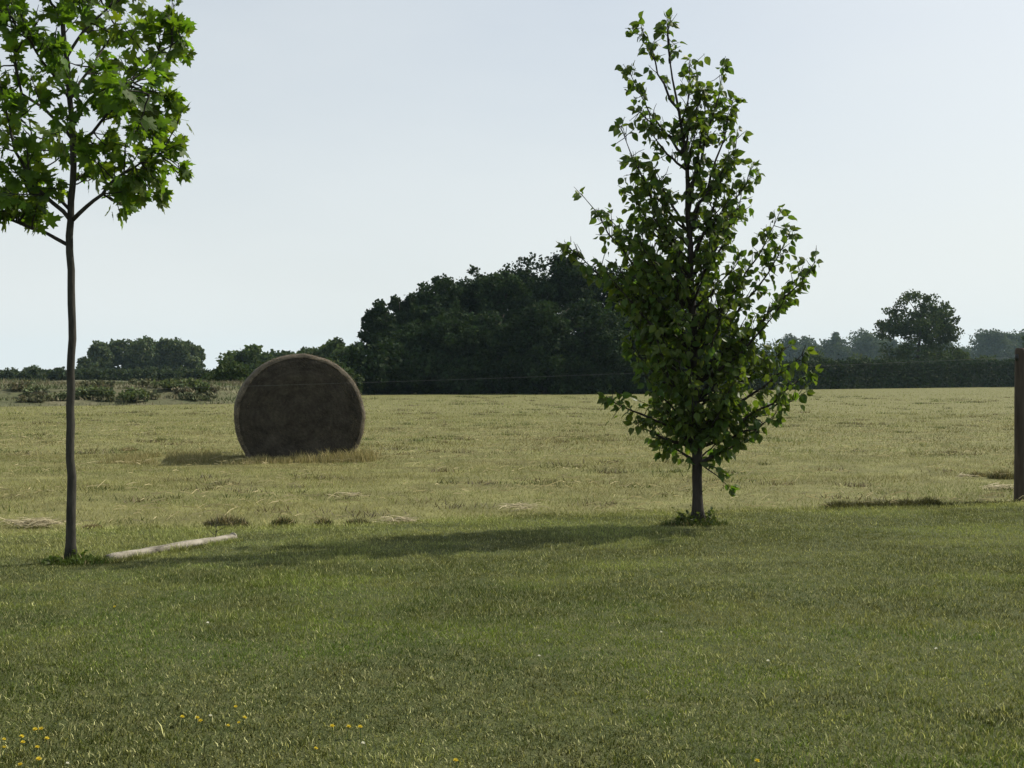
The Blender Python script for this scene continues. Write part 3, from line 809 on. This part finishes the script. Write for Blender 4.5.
# low hedge line behind the bank
lh = Geo()
for px in np.arange(-260, 250, 6):
    d = 118 + rng.random() * 6; x = (px - 512) / F * d; h = EYE - (np.interp(px, [0, 60, 110, 220], [371, 371, 370, 369]) - HY) / F * d
    crown_geo(lh, (x, d, h * 0.5), 1.0, 0.9, h * 0.5, 8, 70, 0.30, (0.040, 0.058, 0.030), 0.5)
o = lh.build('field_hedge', M_far); tag(o, 'low dark hedge line beyond the rough bank on the left', 'hedge')

# hills with far woods on the right
hx = np.linspace(-200, 900, 80); hy = np.linspace(300, 1300, 60)
def hillz(x, y): return -2.0 + 20 * sstep(300, 900, y) * sstep(-60, 160, x - 0.06 * y) * (0.8 + 0.4 * N1(x, y, 260))
V, Fc = grid_sheet(hx, hy, hillz)
tag(Geo().add(V, Fc).build('hill', M_hill, smooth=True, colour=False), kind='structure')
fl = ['leftmost hazy blue tree seen past the young tree', 'second hazy tree right of the young tree', 'hazy rounded tree on the ridge, third from the left', 'broad hazy blue tree on the ridge between young tree and lone tree', 'hazy tree just left of the lone tree',
      'hazy blue tree hidden behind the lone tree', 'hazy low tree just right of the lone tree', 'low hazy tree in the dip right of the lone tree', 'tall hazy blue tree left of the fence post', 'hazy tree beside the tall one, toward the post', 'hazy tree behind the fence post', 'hazy tree beyond the right edge']
for (px, top, w, d), lb in zip(((790, 336, 30, 430), (810, 335, 34, 440), (836, 331, 30, 400), (862, 329, 46, 410), (884, 336, 34, 420), (912, 340, 40, 430), (940, 340, 34, 420), (960, 346, 34, 420), (993, 326, 42, 400), (1012, 333, 34, 410), (1028, 330, 34, 420), (1060, 330, 50, 420)), fl):
    x = (px - 512) / F * d
    far_tree('hazy_tree', lb, px, top, d, w * 1.1, (0.05, 0.07, 0.035), 'hazy trees on the ridge', base_z=float(hillz(x, d)), nclump=60, per=90, leaf=0.75, trunk_frac=0.04, skirt=0.7, clump=0.26)
fw = Geo()
for px in np.arange(740, 1200, 9):
    d = 460 + rng.random() * 160; x = (px - 512) / F * d; zb = float(hillz(x, d)); h = max(4, EYE - (342 + 6 * rng.random() - HY) / F * d - zb)
    crown_geo(fw, (x, d, zb + h * 0.5), 4.5, 4.5, h * 0.5, 12, 60, 0.9, (0.05, 0.07, 0.035), 2.4)
for px in np.arange(-320, 760, 8):
    d = 520 + rng.random() * 80; x = (px - 512) / F * d; h = EYE - (371.5 + 3 * rng.random() - HY) / F * d
    crown_geo(fw, (x, d, h * 0.5), 4.0, 4.0, h * 0.5, 6, 40, 0.9, (0.05, 0.07, 0.035), 1.8)
tag(fw.build('far_wood', M_far), 'hazy band of far woodland on the horizon', 'woodland', kind='stuff')

# ------------------------------------------------------------------ hay bale
def hay_mat(name, face):
    m, n, l, out = mat_new(name)
    tc = n.new('ShaderNodeTexCoord')
    p = n.new('ShaderNodeBsdfPrincipled'); p.inputs['Roughness'].default_value = 0.9; p.inputs['Specular IOR Level'].default_value = 0.15
    no = n.new('ShaderNodeTexNoise'); no.inputs['Scale'].default_value = 9; no.inputs['Detail'].default_value = 8; no.inputs['Roughness'].default_value = 0.7
    l.new(tc.outputs['Object'], no.inputs['Vector'])
    rp = n.new('ShaderNodeValToRGB')
    e = rp.color_ramp.elements
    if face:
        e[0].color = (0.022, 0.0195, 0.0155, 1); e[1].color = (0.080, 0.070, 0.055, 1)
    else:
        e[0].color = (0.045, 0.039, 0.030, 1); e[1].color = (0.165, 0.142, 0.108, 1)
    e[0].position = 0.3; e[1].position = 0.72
    l.new(no.outputs['Fac'], rp.inputs['Fac'])
    mp0 = n.new('ShaderNodeMapping'); mp0.inputs['Location'].default_value = (0, 0, -0.54); l.new(tc.outputs['Object'], mp0.inputs['Vector'])
    wv = n.new('ShaderNodeTexWave'); wv.wave_type = 'RINGS'; wv.rings_direction = 'Y'; wv.inputs['Scale'].default_value = 5.5
    wv.inputs['Distortion'].default_value = 5.0; wv.inputs['Detail'].default_value = 4.0; wv.inputs['Detail Scale'].default_value = 2.5
    l.new(mp0.outputs[0], wv.inputs['Vector'])
    mm = n.new('ShaderNodeMix'); mm.data_type = 'RGBA'; mm.blend_type = 'MULTIPLY'; mm.inputs['Factor'].default_value = 0.14 if face else 0.0
    l.new(rp.outputs[0], mm.inputs['A']); l.new(wv.outputs['Color'], mm.inputs['B'])
    l.new(mm.outputs['Result'], p.inputs['Base Color'])
    mp = n.new('ShaderNodeMapping'); l.new(tc.outputs['Object'], mp.inputs['Vector'])
    nb = n.new('ShaderNodeTexNoise'); nb.inputs['Scale'].default_value = 45; nb.inputs['Detail'].default_value = 5
    if not face: mp.inputs['Scale'].default_value = (0.25, 1.0, 0.25)
    l.new(mp.outputs[0], nb.inputs['Vector'])
    b = n.new('ShaderNodeBump'); b.inputs['Strength'].default_value = 0.9; b.inputs['Distance'].default_value = 0.025
    l.new(nb.outputs['Fac'], b.inputs['Height']); l.new(b.outputs[0], p.inputs['Normal'])
    l.new(p.outputs[0], out.inputs['Surface'])
    return m
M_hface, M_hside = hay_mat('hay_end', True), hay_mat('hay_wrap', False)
BR, BL = 0.815, 1.2
bd = 13.95
bc = np.array([(290.5 - 512) / F * bd, bd + 0.5, 0.0])
BA = R(14.3)
bale = thing('round_hay_bale', (bc[0], bc[1], float(gz(bc[0], bc[1]))), 'big round dark hay bale standing alone on the cut field', 'hay bale')
bale.rotation_euler = (0, 0, BA)
sides = 96
ang = np.linspace(0, 2 * np.pi, sides, endpoint=False)
def ring(r, yy, sag=1.0, wob=0.01):
    rr = r * (1 + wob * (N1(np.cos(ang) * 3 + yy * 2, np.sin(ang) * 3, 0.4) - 0.5) * 2)
    x_ = np.cos(ang) * rr; z_ = np.sin(ang) * rr
    cz = 0.54
    z_ = z_ + cz
    # settled foot: flattened on the ground and bulged sideways
    low = np.clip((0.25 - z_) / 0.6, 0, 1)
    x_ = x_ * (1 + 0.03 * low); z_ = np.maximum(z_, -0.02 + 0.01 * rng.random(sides))
    return np.stack([x_, np.full(sides, yy) , z_], 1)
def strip(rings, close0=None, close1=None):
    V = np.concatenate(rings); Fs = []
    for i in range(len(rings) - 1):
        for k in range(sides):
            k2 = (k + 1) % sides; A, B, C, D_ = i * sides + k, i * sides + k2, (i + 1) * sides + k2, (i + 1) * sides + k
            Fs += [(A, B, C), (A, C, D_)]
    return V, Fs
h2 = BL / 2
BV = 0.06
yy = np.linspace(-h2 + BV + 0.02, h2 - BV - 0.02, 14)
th = np.linspace(math.radians(84), 0, 8)
side_r = [ring(BR - BV + BV * math.cos(q), -h2 + BV - BV * math.sin(q)) for q in th] + [ring(BR + 0.006 * math.sin(3 * q), q) for q in yy] + [ring(BR - BV + BV * math.cos(q), h2 - BV + BV * math.sin(q)) for q in th[::-1]]
def add_local(geo, name, mat, smooth=True, colour=False):
    o = bpy.data.objects.new(name, geo.mesh(name, mat, smooth, colour)); col.objects.link(o); o.parent = bale; return o
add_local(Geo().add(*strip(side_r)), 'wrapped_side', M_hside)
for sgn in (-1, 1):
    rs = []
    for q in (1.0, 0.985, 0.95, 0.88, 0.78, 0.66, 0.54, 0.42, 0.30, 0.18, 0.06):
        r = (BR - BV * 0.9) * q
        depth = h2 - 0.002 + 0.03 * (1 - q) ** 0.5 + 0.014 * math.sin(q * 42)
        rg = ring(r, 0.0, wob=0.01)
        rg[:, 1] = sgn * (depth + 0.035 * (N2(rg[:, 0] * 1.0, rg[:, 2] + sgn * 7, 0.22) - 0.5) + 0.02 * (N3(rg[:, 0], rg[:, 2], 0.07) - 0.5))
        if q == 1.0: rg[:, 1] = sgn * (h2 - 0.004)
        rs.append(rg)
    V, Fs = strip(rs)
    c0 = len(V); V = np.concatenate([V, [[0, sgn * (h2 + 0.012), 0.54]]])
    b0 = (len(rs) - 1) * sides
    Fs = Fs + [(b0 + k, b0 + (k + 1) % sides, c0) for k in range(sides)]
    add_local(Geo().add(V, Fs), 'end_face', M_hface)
# stray hay sticking out of end faces and rim
hg2 = Geo(); n = 5200
a = rng.random(n) * 2 * np.pi; q = np.sqrt(rng.random(n)) * BR
rim = rng.random(n) < 0.22; q[rim] = BR * (0.93 + 0.065 * rng.random(rim.sum()))
sg = np.where(rng.random(n) < 0.8, -1.0, 1.0)
base = np.stack([np.cos(a) * q, sg * (h2 - np.where(q > BR - BV, (q - BR + BV) * 0.7, 0)), np.sin(a) * q + 0.54], 1)
tang_ = np.stack([-np.sin(a), 0 * a, np.cos(a)], 1)
dr = norm(tang_ * rng.normal(0, 1.0, (n, 1)) + rng.normal(size=(n, 3)) * 0.35 + np.stack([np.cos(a) * rim * 0.5, sg * 0.25, np.sin(a) * rim * 0.5], 1))
L = (0.02 + 0.05 * rng.random(n))[:, None]
w_ = norm(np.cross(dr, rng.normal(size=(n, 3)))) * 0.0028
k = base[:, 2] > 0.03
base, dr, L, w_ = base[k], dr[k], L[k], w_[k]; n = len(base)
V = np.stack([base - w_, base + w_, base + dr * L], 1).reshape(-1, 3)
cc = np.array([0.11, 0.092, 0.064]) * (0.4 + 0.9 * rng.random((n, 1))) * np.where(rim[k], 2.6, 1.0)[:, None]  # rim strands coloured lighter to paint in the sunlit rim
hg2.add(V, np.arange(3 * n).reshape(-1, 3), np.repeat(cc, 3, 0))
o = add_local(hg2, 'stray_hay', M_straw, False, True); tag(o, kind='stuff')

# ------------------------------------------------------------------ fence: post and wire
post_b = np.array([(1019.6 - 512) / F * 9.4, 9.4, 0.0]); post_b[2] = float(gz(post_b[0], post_b[1]))
post2 = np.array([-8.4, 7.9, 0.0]); post2[2] = float(gz(post2[0], post2[1]))
fence = thing('wire_fence', post_b, 'dark weathered fence post at the right edge carrying one thin wire', 'fence')
def post(p, h):
    path = np.array([[p[0], p[1], p[2] - 0.25], [p[0], p[1], p[2]], [p[0] + .003, p[1], p[2] + h * 0.3], [p[0] + .002, p[1], p[2] + h * 0.65], [p[0] + .005, p[1], p[2] + h - 0.02], [p[0] + .005, p[1], p[2] + h]])
    Geo().add(*tube(path, [0.044, 0.044, 0.043, 0.042, 0.041, 0.033], 12, 0.03)).build('post', M_post, fence, smooth=True)
post(post_b, 1.31); post(post2, 1.2)
a0, a1 = np.array([post_b[0] - 0.046, post_b[1] - 0.01, 1.175]), np.array([post2[0] + 0.05, post2[1], 0.80])
t = np.linspace(0, 1, 40)[:, None]; wp = a0 * (1 - t) + a1 * t; wp[:, 2] -= (0.20 * t * (1 - t))[:, 0]
Geo().add(*tube(wp, np.full(40, 0.0010), 5)).build('wire', M_wire, fence, smooth=True)
for pp in (a0 + np.array([0.012, -0.01, 0]), a1 - np.array([0.012, 0, 0])):
    Geo().add(*tube(np.array([pp + [0, 0, -0.03], pp + [0, 0, -0.012], pp + [0, 0, 0.012], pp + [0, 0, 0.03]]), [0.010, 0.017, 0.017, 0.010], 8)).build('insulator', noise_mat('black_plastic', (0.02, 0.02, 0.02), (0.035, 0.035, 0.035), 20, 0.4, 0.0), fence, smooth=True)

# ------------------------------------------------------------------ bleached pole on the lawn
pa, pb = G(106, 556), G(233, 535)
for q in (pa, pb): q[2] = float(lz(q[0], q[1])) + 0.012
pole = thing('fallen_pole', (pa + pb) / 2, 'pale bleached wooden pole lying on the lawn beside the maple stem', 'pole')
dv = pb - pa; PLn = float(np.linalg.norm(dv)); pole.rotation_euler = (0, -math.asin(dv[2] / PLn), math.atan2(dv[1], dv[0]))
def on_pole(geo, name, mat, smooth=True):
    o = bpy.data.objects.new(name, geo.mesh(name, mat, smooth, False)); col.objects.link(o); o.parent = pole; return o
sx = np.linspace(-PLn / 2, PLn / 2, 18); an = np.linspace(0, 2 * np.pi, 16, endpoint=False)
prof_r = 1 + 0.10 * np.cos(2 * an + 0.4) + 0.06 * rng.normal(size=16)
prof_r[5] *= 0.86; prof_r[10] *= 0.9
V, Fs = [], []
for i, x_ in enumerate(sx):
    r_ = np.interp(i, [0, 1, 12, 17], [0.032, 0.044, 0.041, 0.036]) * prof_r * (1 + 0.05 * rng.normal(size=16))
    V.append(np.stack([np.full(16, x_), np.cos(an) * r_ + 0.002 * math.sin(x_ * 5), np.sin(an) * r_ * 0.68 + 0.0015 * math.sin(x_ * 9 + 1)], 1))
for i in range(17):
    for k in range(16):
        k2 = (k + 1) % 16; A, B, C, D_ = i * 16 + k, i * 16 + k2, i * 16 + 16 + k2, i * 16 + 16 + k
        Fs += [(A, B, C), (A, C, D_)]
V = np.concatenate(V + [[[sx[0], 0, 0]]]); Fs += [(len(V) - 1, (k + 1) % 16, k) for k in range(16)]
on_pole(Geo().add(V, Fs), 'shaft', M_pole)
on_pole(Geo().add(*tube(np.array([[sx[-1] - 0.001, 0.002 * math.sin(sx[-1] * 5), 0], [sx[-1] + 0.004, 0.002 * math.sin(sx[-1] * 5), 0]]), [0.034, 0.032], 14, 0.03)), 'cut_end', noise_mat('cut_wood', (0.38, 0.34, 0.27), (0.55, 0.51, 0.42), 40, 0.85, 0.4), False)

# ------------------------------------------------------------------ weeds, tufts, straw heaps
def tuft(name, label, px, py, rx, ry, h, n, c, cat='grass tuft', group=None, dryf=0.2, lawn=False, wide=0.006):
    p = G(px, py); zf = lz if lawn else gz
    p[2] = float(zf(p[0], p[1]))
    a = rng.random(n) * 6.283; q = np.sqrt(rng.random(n))
    x = p[0] + np.cos(a) * q * rx; y = p[1] + np.sin(a) * q * ry
    hh = h * (0.4 + 0.7 * rng.random(n)) * (1.1 - 0.6 * q)
    cc = np.asarray(c)[None] * (0.6 + 0.8 * rng.random((n, 1)))
    dr = rng.random(n) < dryf; cc[dr] = np.array([0.36, 0.30, 0.17]) * (0.5 + 0.7 * rng.random((dr.sum(), 1)))
    g_ = Geo(); blades(g_, x, y, zf(x, y), hh, wide * (0.6 + 0.7 * rng.random(n)), 0.15 + 0.8 * rng.random(n), cc, True)
    o = g_.build(name, M_grass); tag(o, label, cat, group)
    me = o.data; off_ = np.array(p)   # origin at the foot of the tuft
    co = np.empty(len(me.vertices) * 3, np.float32); me.vertices.foreach_get('co', co)
    me.vertices.foreach_set('co', (co.reshape(-1, 3) - off_).astype(np.float32).ravel()); o.location = tuple(off_)
    return o
DK = (0.060, 0.070, 0.026)
tuft('grass_tuft', 'broad greyish weed tuft behind the far end of the pale pole', 226, 520, 0.16, 0.10, 0.12, 1100, (0.085, 0.085, 0.05), group='tufts along the lawn edge', dryf=0.35)
tuft('grass_tuft', 'round dark tuft on the lawn edge, second from the pale pole', 283, 519, 0.085, 0.07, 0.10, 700, DK, group='tufts along the lawn edge')
tuft('grass_tuft', 'round dark tuft on the lawn edge, third from the pale pole', 323, 519, 0.075, 0.06, 0.085, 600, DK, group='tufts along the lawn edge')
tuft('grass_tuft', 'loose dark tuft on the lawn edge, fourth from the pale pole', 357, 518, 0.10, 0.06, 0.08, 560, DK, group='tufts along the lawn edge', dryf=0.3)
tuft('grass_tuft', 'dark weed tuft in the stubble left of the fence post', 1002, 473, 0.14, 0.12, 0.14, 800, (0.09, 0.095, 0.04), group='tufts near the fence post', dryf=0.3)
tuft('grass_tuft', 'smaller weed tuft in the stubble further left of the fence post', 978, 471, 0.10, 0.08, 0.08, 400, (0.10, 0.10, 0.05), group='tufts near the fence post', dryf=0.4)
tuft('grass_tuft', 'small brown tuft in the stubble just right of the maple stem', 128, 447, 0.14, 0.1, 0.10, 260, (0.14, 0.12, 0.06), dryf=0.5)
tuft('grass_tuft', 'brown clod of dry grass right of the maple stem at the lawn edge', 92, 522, 0.07, 0.04, 0.05, 380, (0.12, 0.085, 0.05), dryf=0.3)
# dark grass strip put in to stand for a shadow band by the post
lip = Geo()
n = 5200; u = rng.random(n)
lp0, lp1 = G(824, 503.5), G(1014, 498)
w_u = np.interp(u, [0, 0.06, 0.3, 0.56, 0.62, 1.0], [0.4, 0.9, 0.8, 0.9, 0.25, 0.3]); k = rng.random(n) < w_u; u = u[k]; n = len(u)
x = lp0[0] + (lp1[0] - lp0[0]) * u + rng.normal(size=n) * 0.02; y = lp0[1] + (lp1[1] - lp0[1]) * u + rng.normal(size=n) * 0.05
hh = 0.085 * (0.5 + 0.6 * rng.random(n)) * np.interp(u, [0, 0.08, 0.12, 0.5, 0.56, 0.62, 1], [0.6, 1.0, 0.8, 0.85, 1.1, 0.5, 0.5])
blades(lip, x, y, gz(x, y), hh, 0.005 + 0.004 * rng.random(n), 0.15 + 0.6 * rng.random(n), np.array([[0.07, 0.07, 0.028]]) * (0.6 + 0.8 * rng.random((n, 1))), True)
tag(lip.build('shadow_strip_grass', M_grass), 'long dark grass strip standing in for a shadow band along the lawn edge left of the post', 'grass')
# tall grass hiding the foot of the bale
ft = Geo(); n = 3800
t_ = rng.random(n); fx = (t_ - 0.5) * 1.75
x = bc[0] + math.cos(BA) * fx + math.sin(BA) * 0.75 + rng.normal(size=n) * 0.05; y = bc[1] + math.sin(BA) * fx - math.cos(BA) * 0.75 + rng.normal(size=n) * 0.13
hh = (0.06 + 0.11 * rng.random(n)) * (0.55 + 0.8 * t_) * (0.6 + 0.8 * N2(x, y, 0.15))
cc = mixc(np.array([0.42, 0.36, 0.18]), np.array([0.20, 0.21, 0.08]), rng.random(n) ** 2) * (0.6 + 0.6 * rng.random((n, 1)))
blades(ft, x, y, gz(x, y), hh, 0.004 + 0.004 * rng.random(n), 0.2 + 0.6 * rng.random(n), cc, True)
n = 5200; u = rng.random(n); v_ = rng.random(n)
x = bc[0] - 0.55 - 1.75 * u; y = bc[1] - 0.95 + 1.5 * v_ - 0.35 * u
k = N4(x, y, 0.3) > 0.35; x, y = x[k], y[k]; n = len(x)
cc = mixc(np.array([0.36, 0.31, 0.15]), np.array([0.19, 0.20, 0.08]), rng.random(n) ** 1.5) * (0.6 + 0.6 * rng.random((n, 1)))
blades(ft, x, y, gz(x, y), 0.05 + 0.09 * rng.random(n), 0.004 + 0.003 * rng.random(n), 0.2 + 0.7 * rng.random(n), cc, False)
tag(ft.build('bale_foot_grass', M_straw), 'pale uncut grass standing along the foot of the bale', 'grass', kind='stuff')

def straw_heap(label, px, py, rx, ry, n, group=None):
    p = G(px, py); p[2] = float(gz(p[0], p[1]))
    g_ = Geo()
    for _ in range(n):
        c = np.array([rng.normal() * rx * 0.5, rng.normal() * ry * 0.5, 0.012 + 0.035 * rng.random()])
        a = rng.normal(0.25, 0.5); L = 0.06 + 0.14 * rng.random()
        d = np.array([math.cos(a), math.sin(a) * 0.6, 0.22 * rng.normal()]) * L / 2
        path = bez(c - d, c + np.array([0, 0, 0.03 * rng.random()]), c + d, 5); path[:, 2] = np.maximum(path[:, 2], 0.004)
        g_.add(*tube(path, [0.0018, 0.0024, 0.0024, 0.002, 0.0012], 3, 0, False), np.array([0.62, 0.55, 0.36]) * (0.5 + 0.6 * rng.random()))
    o = g_.build('straw_heap', M_straw); o.location = tuple(p); tag(o, label, 'straw', group)
straw_heap('pale heap of long straw left of the maple stem', 36, 521, 0.17, 0.07, 130)
straw_heap('small pale straw wisps in the stubble right of the four tufts', 398, 517, 0.13, 0.05, 40)
straw_heap('thin pale straw wisp in the stubble above the dark tufts', 350, 493, 0.10, 0.04, 14)
straw_heap('scatter of pale straw in the stubble left of the young tree', 520, 504, 0.16, 0.06, 36)
straw_heap('bright straw beside the fence post foot', 1000, 484, 0.14, 0.08, 34)
straw_heap('bright wisp of straw in the stubble left of the post', 965, 473, 0.08, 0.06, 18)

# broad leaved weeds round the two trunks
def weeds(name, label, p, rx, ry, h, n, c, s):
    o = thing(name, p, label, 'weeds')
    st, lv = Geo(), Geo(); pos, ax, nr = [], [], []
    for _ in range(n):
        a = rng.random() * 6.283; q = math.sqrt(rng.random())
        b = np.array([p[0] + math.cos(a) * q * rx, p[1] + math.sin(a) * q * ry, 0]); b[2] = float(lz(b[0], b[1]))
        e = b + np.array([rng.normal() * 0.03, rng.normal() * 0.03, h * (0.3 + 0.8 * rng.random()) * (1.15 - 0.7 * q)])
        st.add(*tube(np.array([b, (b + e) / 2, e]), [0.002, 0.0016, 0.001], 3, 0, False), c)
        for t in (0.4, 0.7, 1.0):
            for _k in range(2):
                pos.append(b + (e - b) * t); ax.append(norm(rng.normal(size=3) + np.array([0, 0, 0.2]))); nr.append(norm(rng.normal(size=3) * 0.5 + np.array([0, 0, 1])))
    pos, ax, nr = np.array(pos), np.array(ax), np.array(nr)
    lv.add(*place(PEAR[0], PEAR[1], pos, ax, nr, s * (0.5 + 0.8 * rng.random(len(pos))), tint(c, len(pos), 0.6, 0.3)))
    st.build('stems', M_stem, o); lv.build('leaves', M_pear, o)
weeds('trunk_weeds', 'dark leafy weeds round the foot of the bushy young tree', base_r, 0.16, 0.12, 0.13, 46, (0.045, 0.065, 0.022), 0.026)
weeds('trunk_weeds', 'green leafy weeds round the foot of the maple stem', base_l, 0.14, 0.10, 0.06, 30, (0.05, 0.08, 0.022), 0.022)
tuft('grass_tuft', 'thick green grass fringe round the maple foot', 76, 558, 0.20, 0.10, 0.07, 900, (0.075, 0.11, 0.025), lawn=True, dryf=0.05)
tuft('grass_tuft', 'thick dark grass fringe round the foot of the bushy young tree', 694, 521, 0.24, 0.10, 0.08, 800, (0.065, 0.09, 0.025), lawn=True, dryf=0.1)
# dead twig standing by the pole
p = G(214, 538); p[2] = float(lz(p[0], p[1]))
o = thing('dead_weed', p, 'thin dark dead weed standing at the far end of the pale pole', 'weed')
dg = Geo(); e = p + np.array([0.01, 0, 0.13]); dg.add(*tube(np.array([p, (p + e) / 2 + [0.008, 0, 0], e]), [0.003, 0.0026, 0.0018], 4))
dg.build('stem', M_bark_d, o)
for (t, ex_, ez) in ((0.5, 0.06, 0.03), (0.75, -0.05, 0.035), (0.8, 0.08, 0.01), (0.35, -0.04, 0.03)):
    c = p + (e - p) * t; Geo().add(*tube(np.array([c, c + np.array([ex_, 0.01, ez])]), [0.002, 0.0012], 4)).build('twig', M_bark_d, o)

# ------------------------------------------------------------------ small flowers in the lawn
def flower_mesh(kind):
    st, hd = Geo(), Geo()
    st.add(*tube(np.array([[0, 0, 0], [0.002, 0, 0.013], [0.0, 0.001, 0.026]]), [0.0012, 0.0011, 0.001], 4), (0.07, 0.11, 0.03))
    n = 14 if kind == 'y' else 10
    for ring_, rr in ((0, 0.0075), (1, 0.0048)):
        a = np.linspace(0, 6.283, n, endpoint=False) + ring_ * 0.2
        for q in a:
            u = np.array([math.cos(q), math.sin(q), 0]); s_ = np.array([-u[1], u[0], 0]) * 0.0016
            b = np.array([0, 0, 0.026 + 0.001 * ring_]); t1 = b + u * rr + np.array([0, 0, 0.003 + 0.003 * ring_])
            cc = (0.66, 0.54, 0.05) if kind == 'y' else (0.75, 0.74, 0.68)
            hd.add(np.array([b, b + u * rr * 0.6 + s_ + [0, 0, 0.002], t1, b + u * rr * 0.6 - s_ + [0, 0, 0.002]]), [(0, 1, 2), (0, 2, 3)], cc)
    return st.mesh('stem', M_stem), hd.mesh('flower_head', M_yellow)
FM = {'y': flower_mesh('y'), 'w': flower_mesh('w')}
def flower(px, py, label, group=None, kind='y', s=1.0):
    p = G(px, py + 9); p[2] = float(lz(p[0], p[1]))
    o = thing('yellow_flower' if kind == 'y' else 'white_flower', p, label, 'flower', group)
    o.rotation_euler = (rng.normal() * 0.15, rng.normal() * 0.15, rng.random() * 6.28); o.scale = (s, s, s)
    for nm, me in zip(('stem', 'flower_head'), FM[kind]):
        q = bpy.data.objects.new(nm, me); col.objects.link(q); q.parent = o
for px, py in ((181, 706), (195, 708), (202, 710), (227, 712), (236, 694), (242, 706), (241, 709)):
    flower(px, py, 'small yellow flower in the loose cluster in the lower left lawn', 'yellow flowers, lower left cluster', s=0.8 + 0.4 * rng.random())
for px, py, lb in ((333, 716, 'left one of the row of three yellow flowers'), (347, 717, 'middle one of the row of three yellow flowers'), (360, 717, 'right one of the row of three yellow flowers')):
    flower(px, py, lb + ' in the lower lawn', 'yellow flowers in a row of three', s=1.2)
for px, py in ((3, 727), (18, 726), (22, 732), (35, 720), (43, 720), (36, 737), (2, 737), (38, 750), (44, 729), (22, 755)):
    flower(px, py, 'small yellow flower in the patch at the lower left corner', 'yellow flowers, lower left corner', s=0.8 + 0.4 * rng.random())
flower(116, 598, 'lone yellow flower in the lawn below the maple stem', s=1.1)
flower(314, 735, 'lone yellow flower just below the row of three', s=0.9)
flower(456, 749, 'lone orange yellow flower at the bottom centre of the lawn', s=1.1)
flower(755, 752, 'lone yellow flower at the bottom right of the lawn', s=1.2)
for px, py, lb in ((210, 704, 'tiny white flower beside the lower left yellow cluster'), (661, 622, 'white flower in the lawn below the bushy young tree'), (206, 612, 'small white flower in the lawn below the pale pole'), (768, 650, 'tiny white flower in the right lawn, lower one'), (938, 638, 'tiny white flower in the lawn toward the right edge'), (540, 645, 'white flower in the middle of the lawn'), (362, 730, 'white flower just below the row of three yellow ones'), (65, 752, 'white flower in the lower left corner')):
    flower(px, py, lb, None, 'w', 0.9)

# ------------------------------------------------------------------ haze
m, n_, l_, out_ = mat_new('haze_air')
pv = n_.new('ShaderNodeVolumePrincipled')
pv.inputs['Color'].default_value = (0.56, 0.80, 1.0, 1)
pv.inputs['Density'].default_value = 0.00016
pv.inputs['Anisotropy'].default_value = 0.2
l_.new(pv.outputs[0], out_.inputs['Volume'])
hb = Geo()
x0, x1, y0, y1, z0, z1 = -1700, 1700, -1700, 1800, -4.0, 60.0
V = np.array([(a, b, c) for a in (x0, x1) for b in (y0, y1) for c in (z0, z1)])
Q = [(0, 1, 3, 2), (4, 6, 7, 5), (0, 4, 5, 1), (2, 3, 7, 6), (0, 2, 6, 4), (1, 5, 7, 3)]
Fs = [f for (a, b, c, d) in Q for f in ((a, b, c), (a, c, d))]
tag(hb.add(V, Fs).build('haze', m, colour=False), 'pale blue summer haze filling the air', 'haze', kind='stuff')
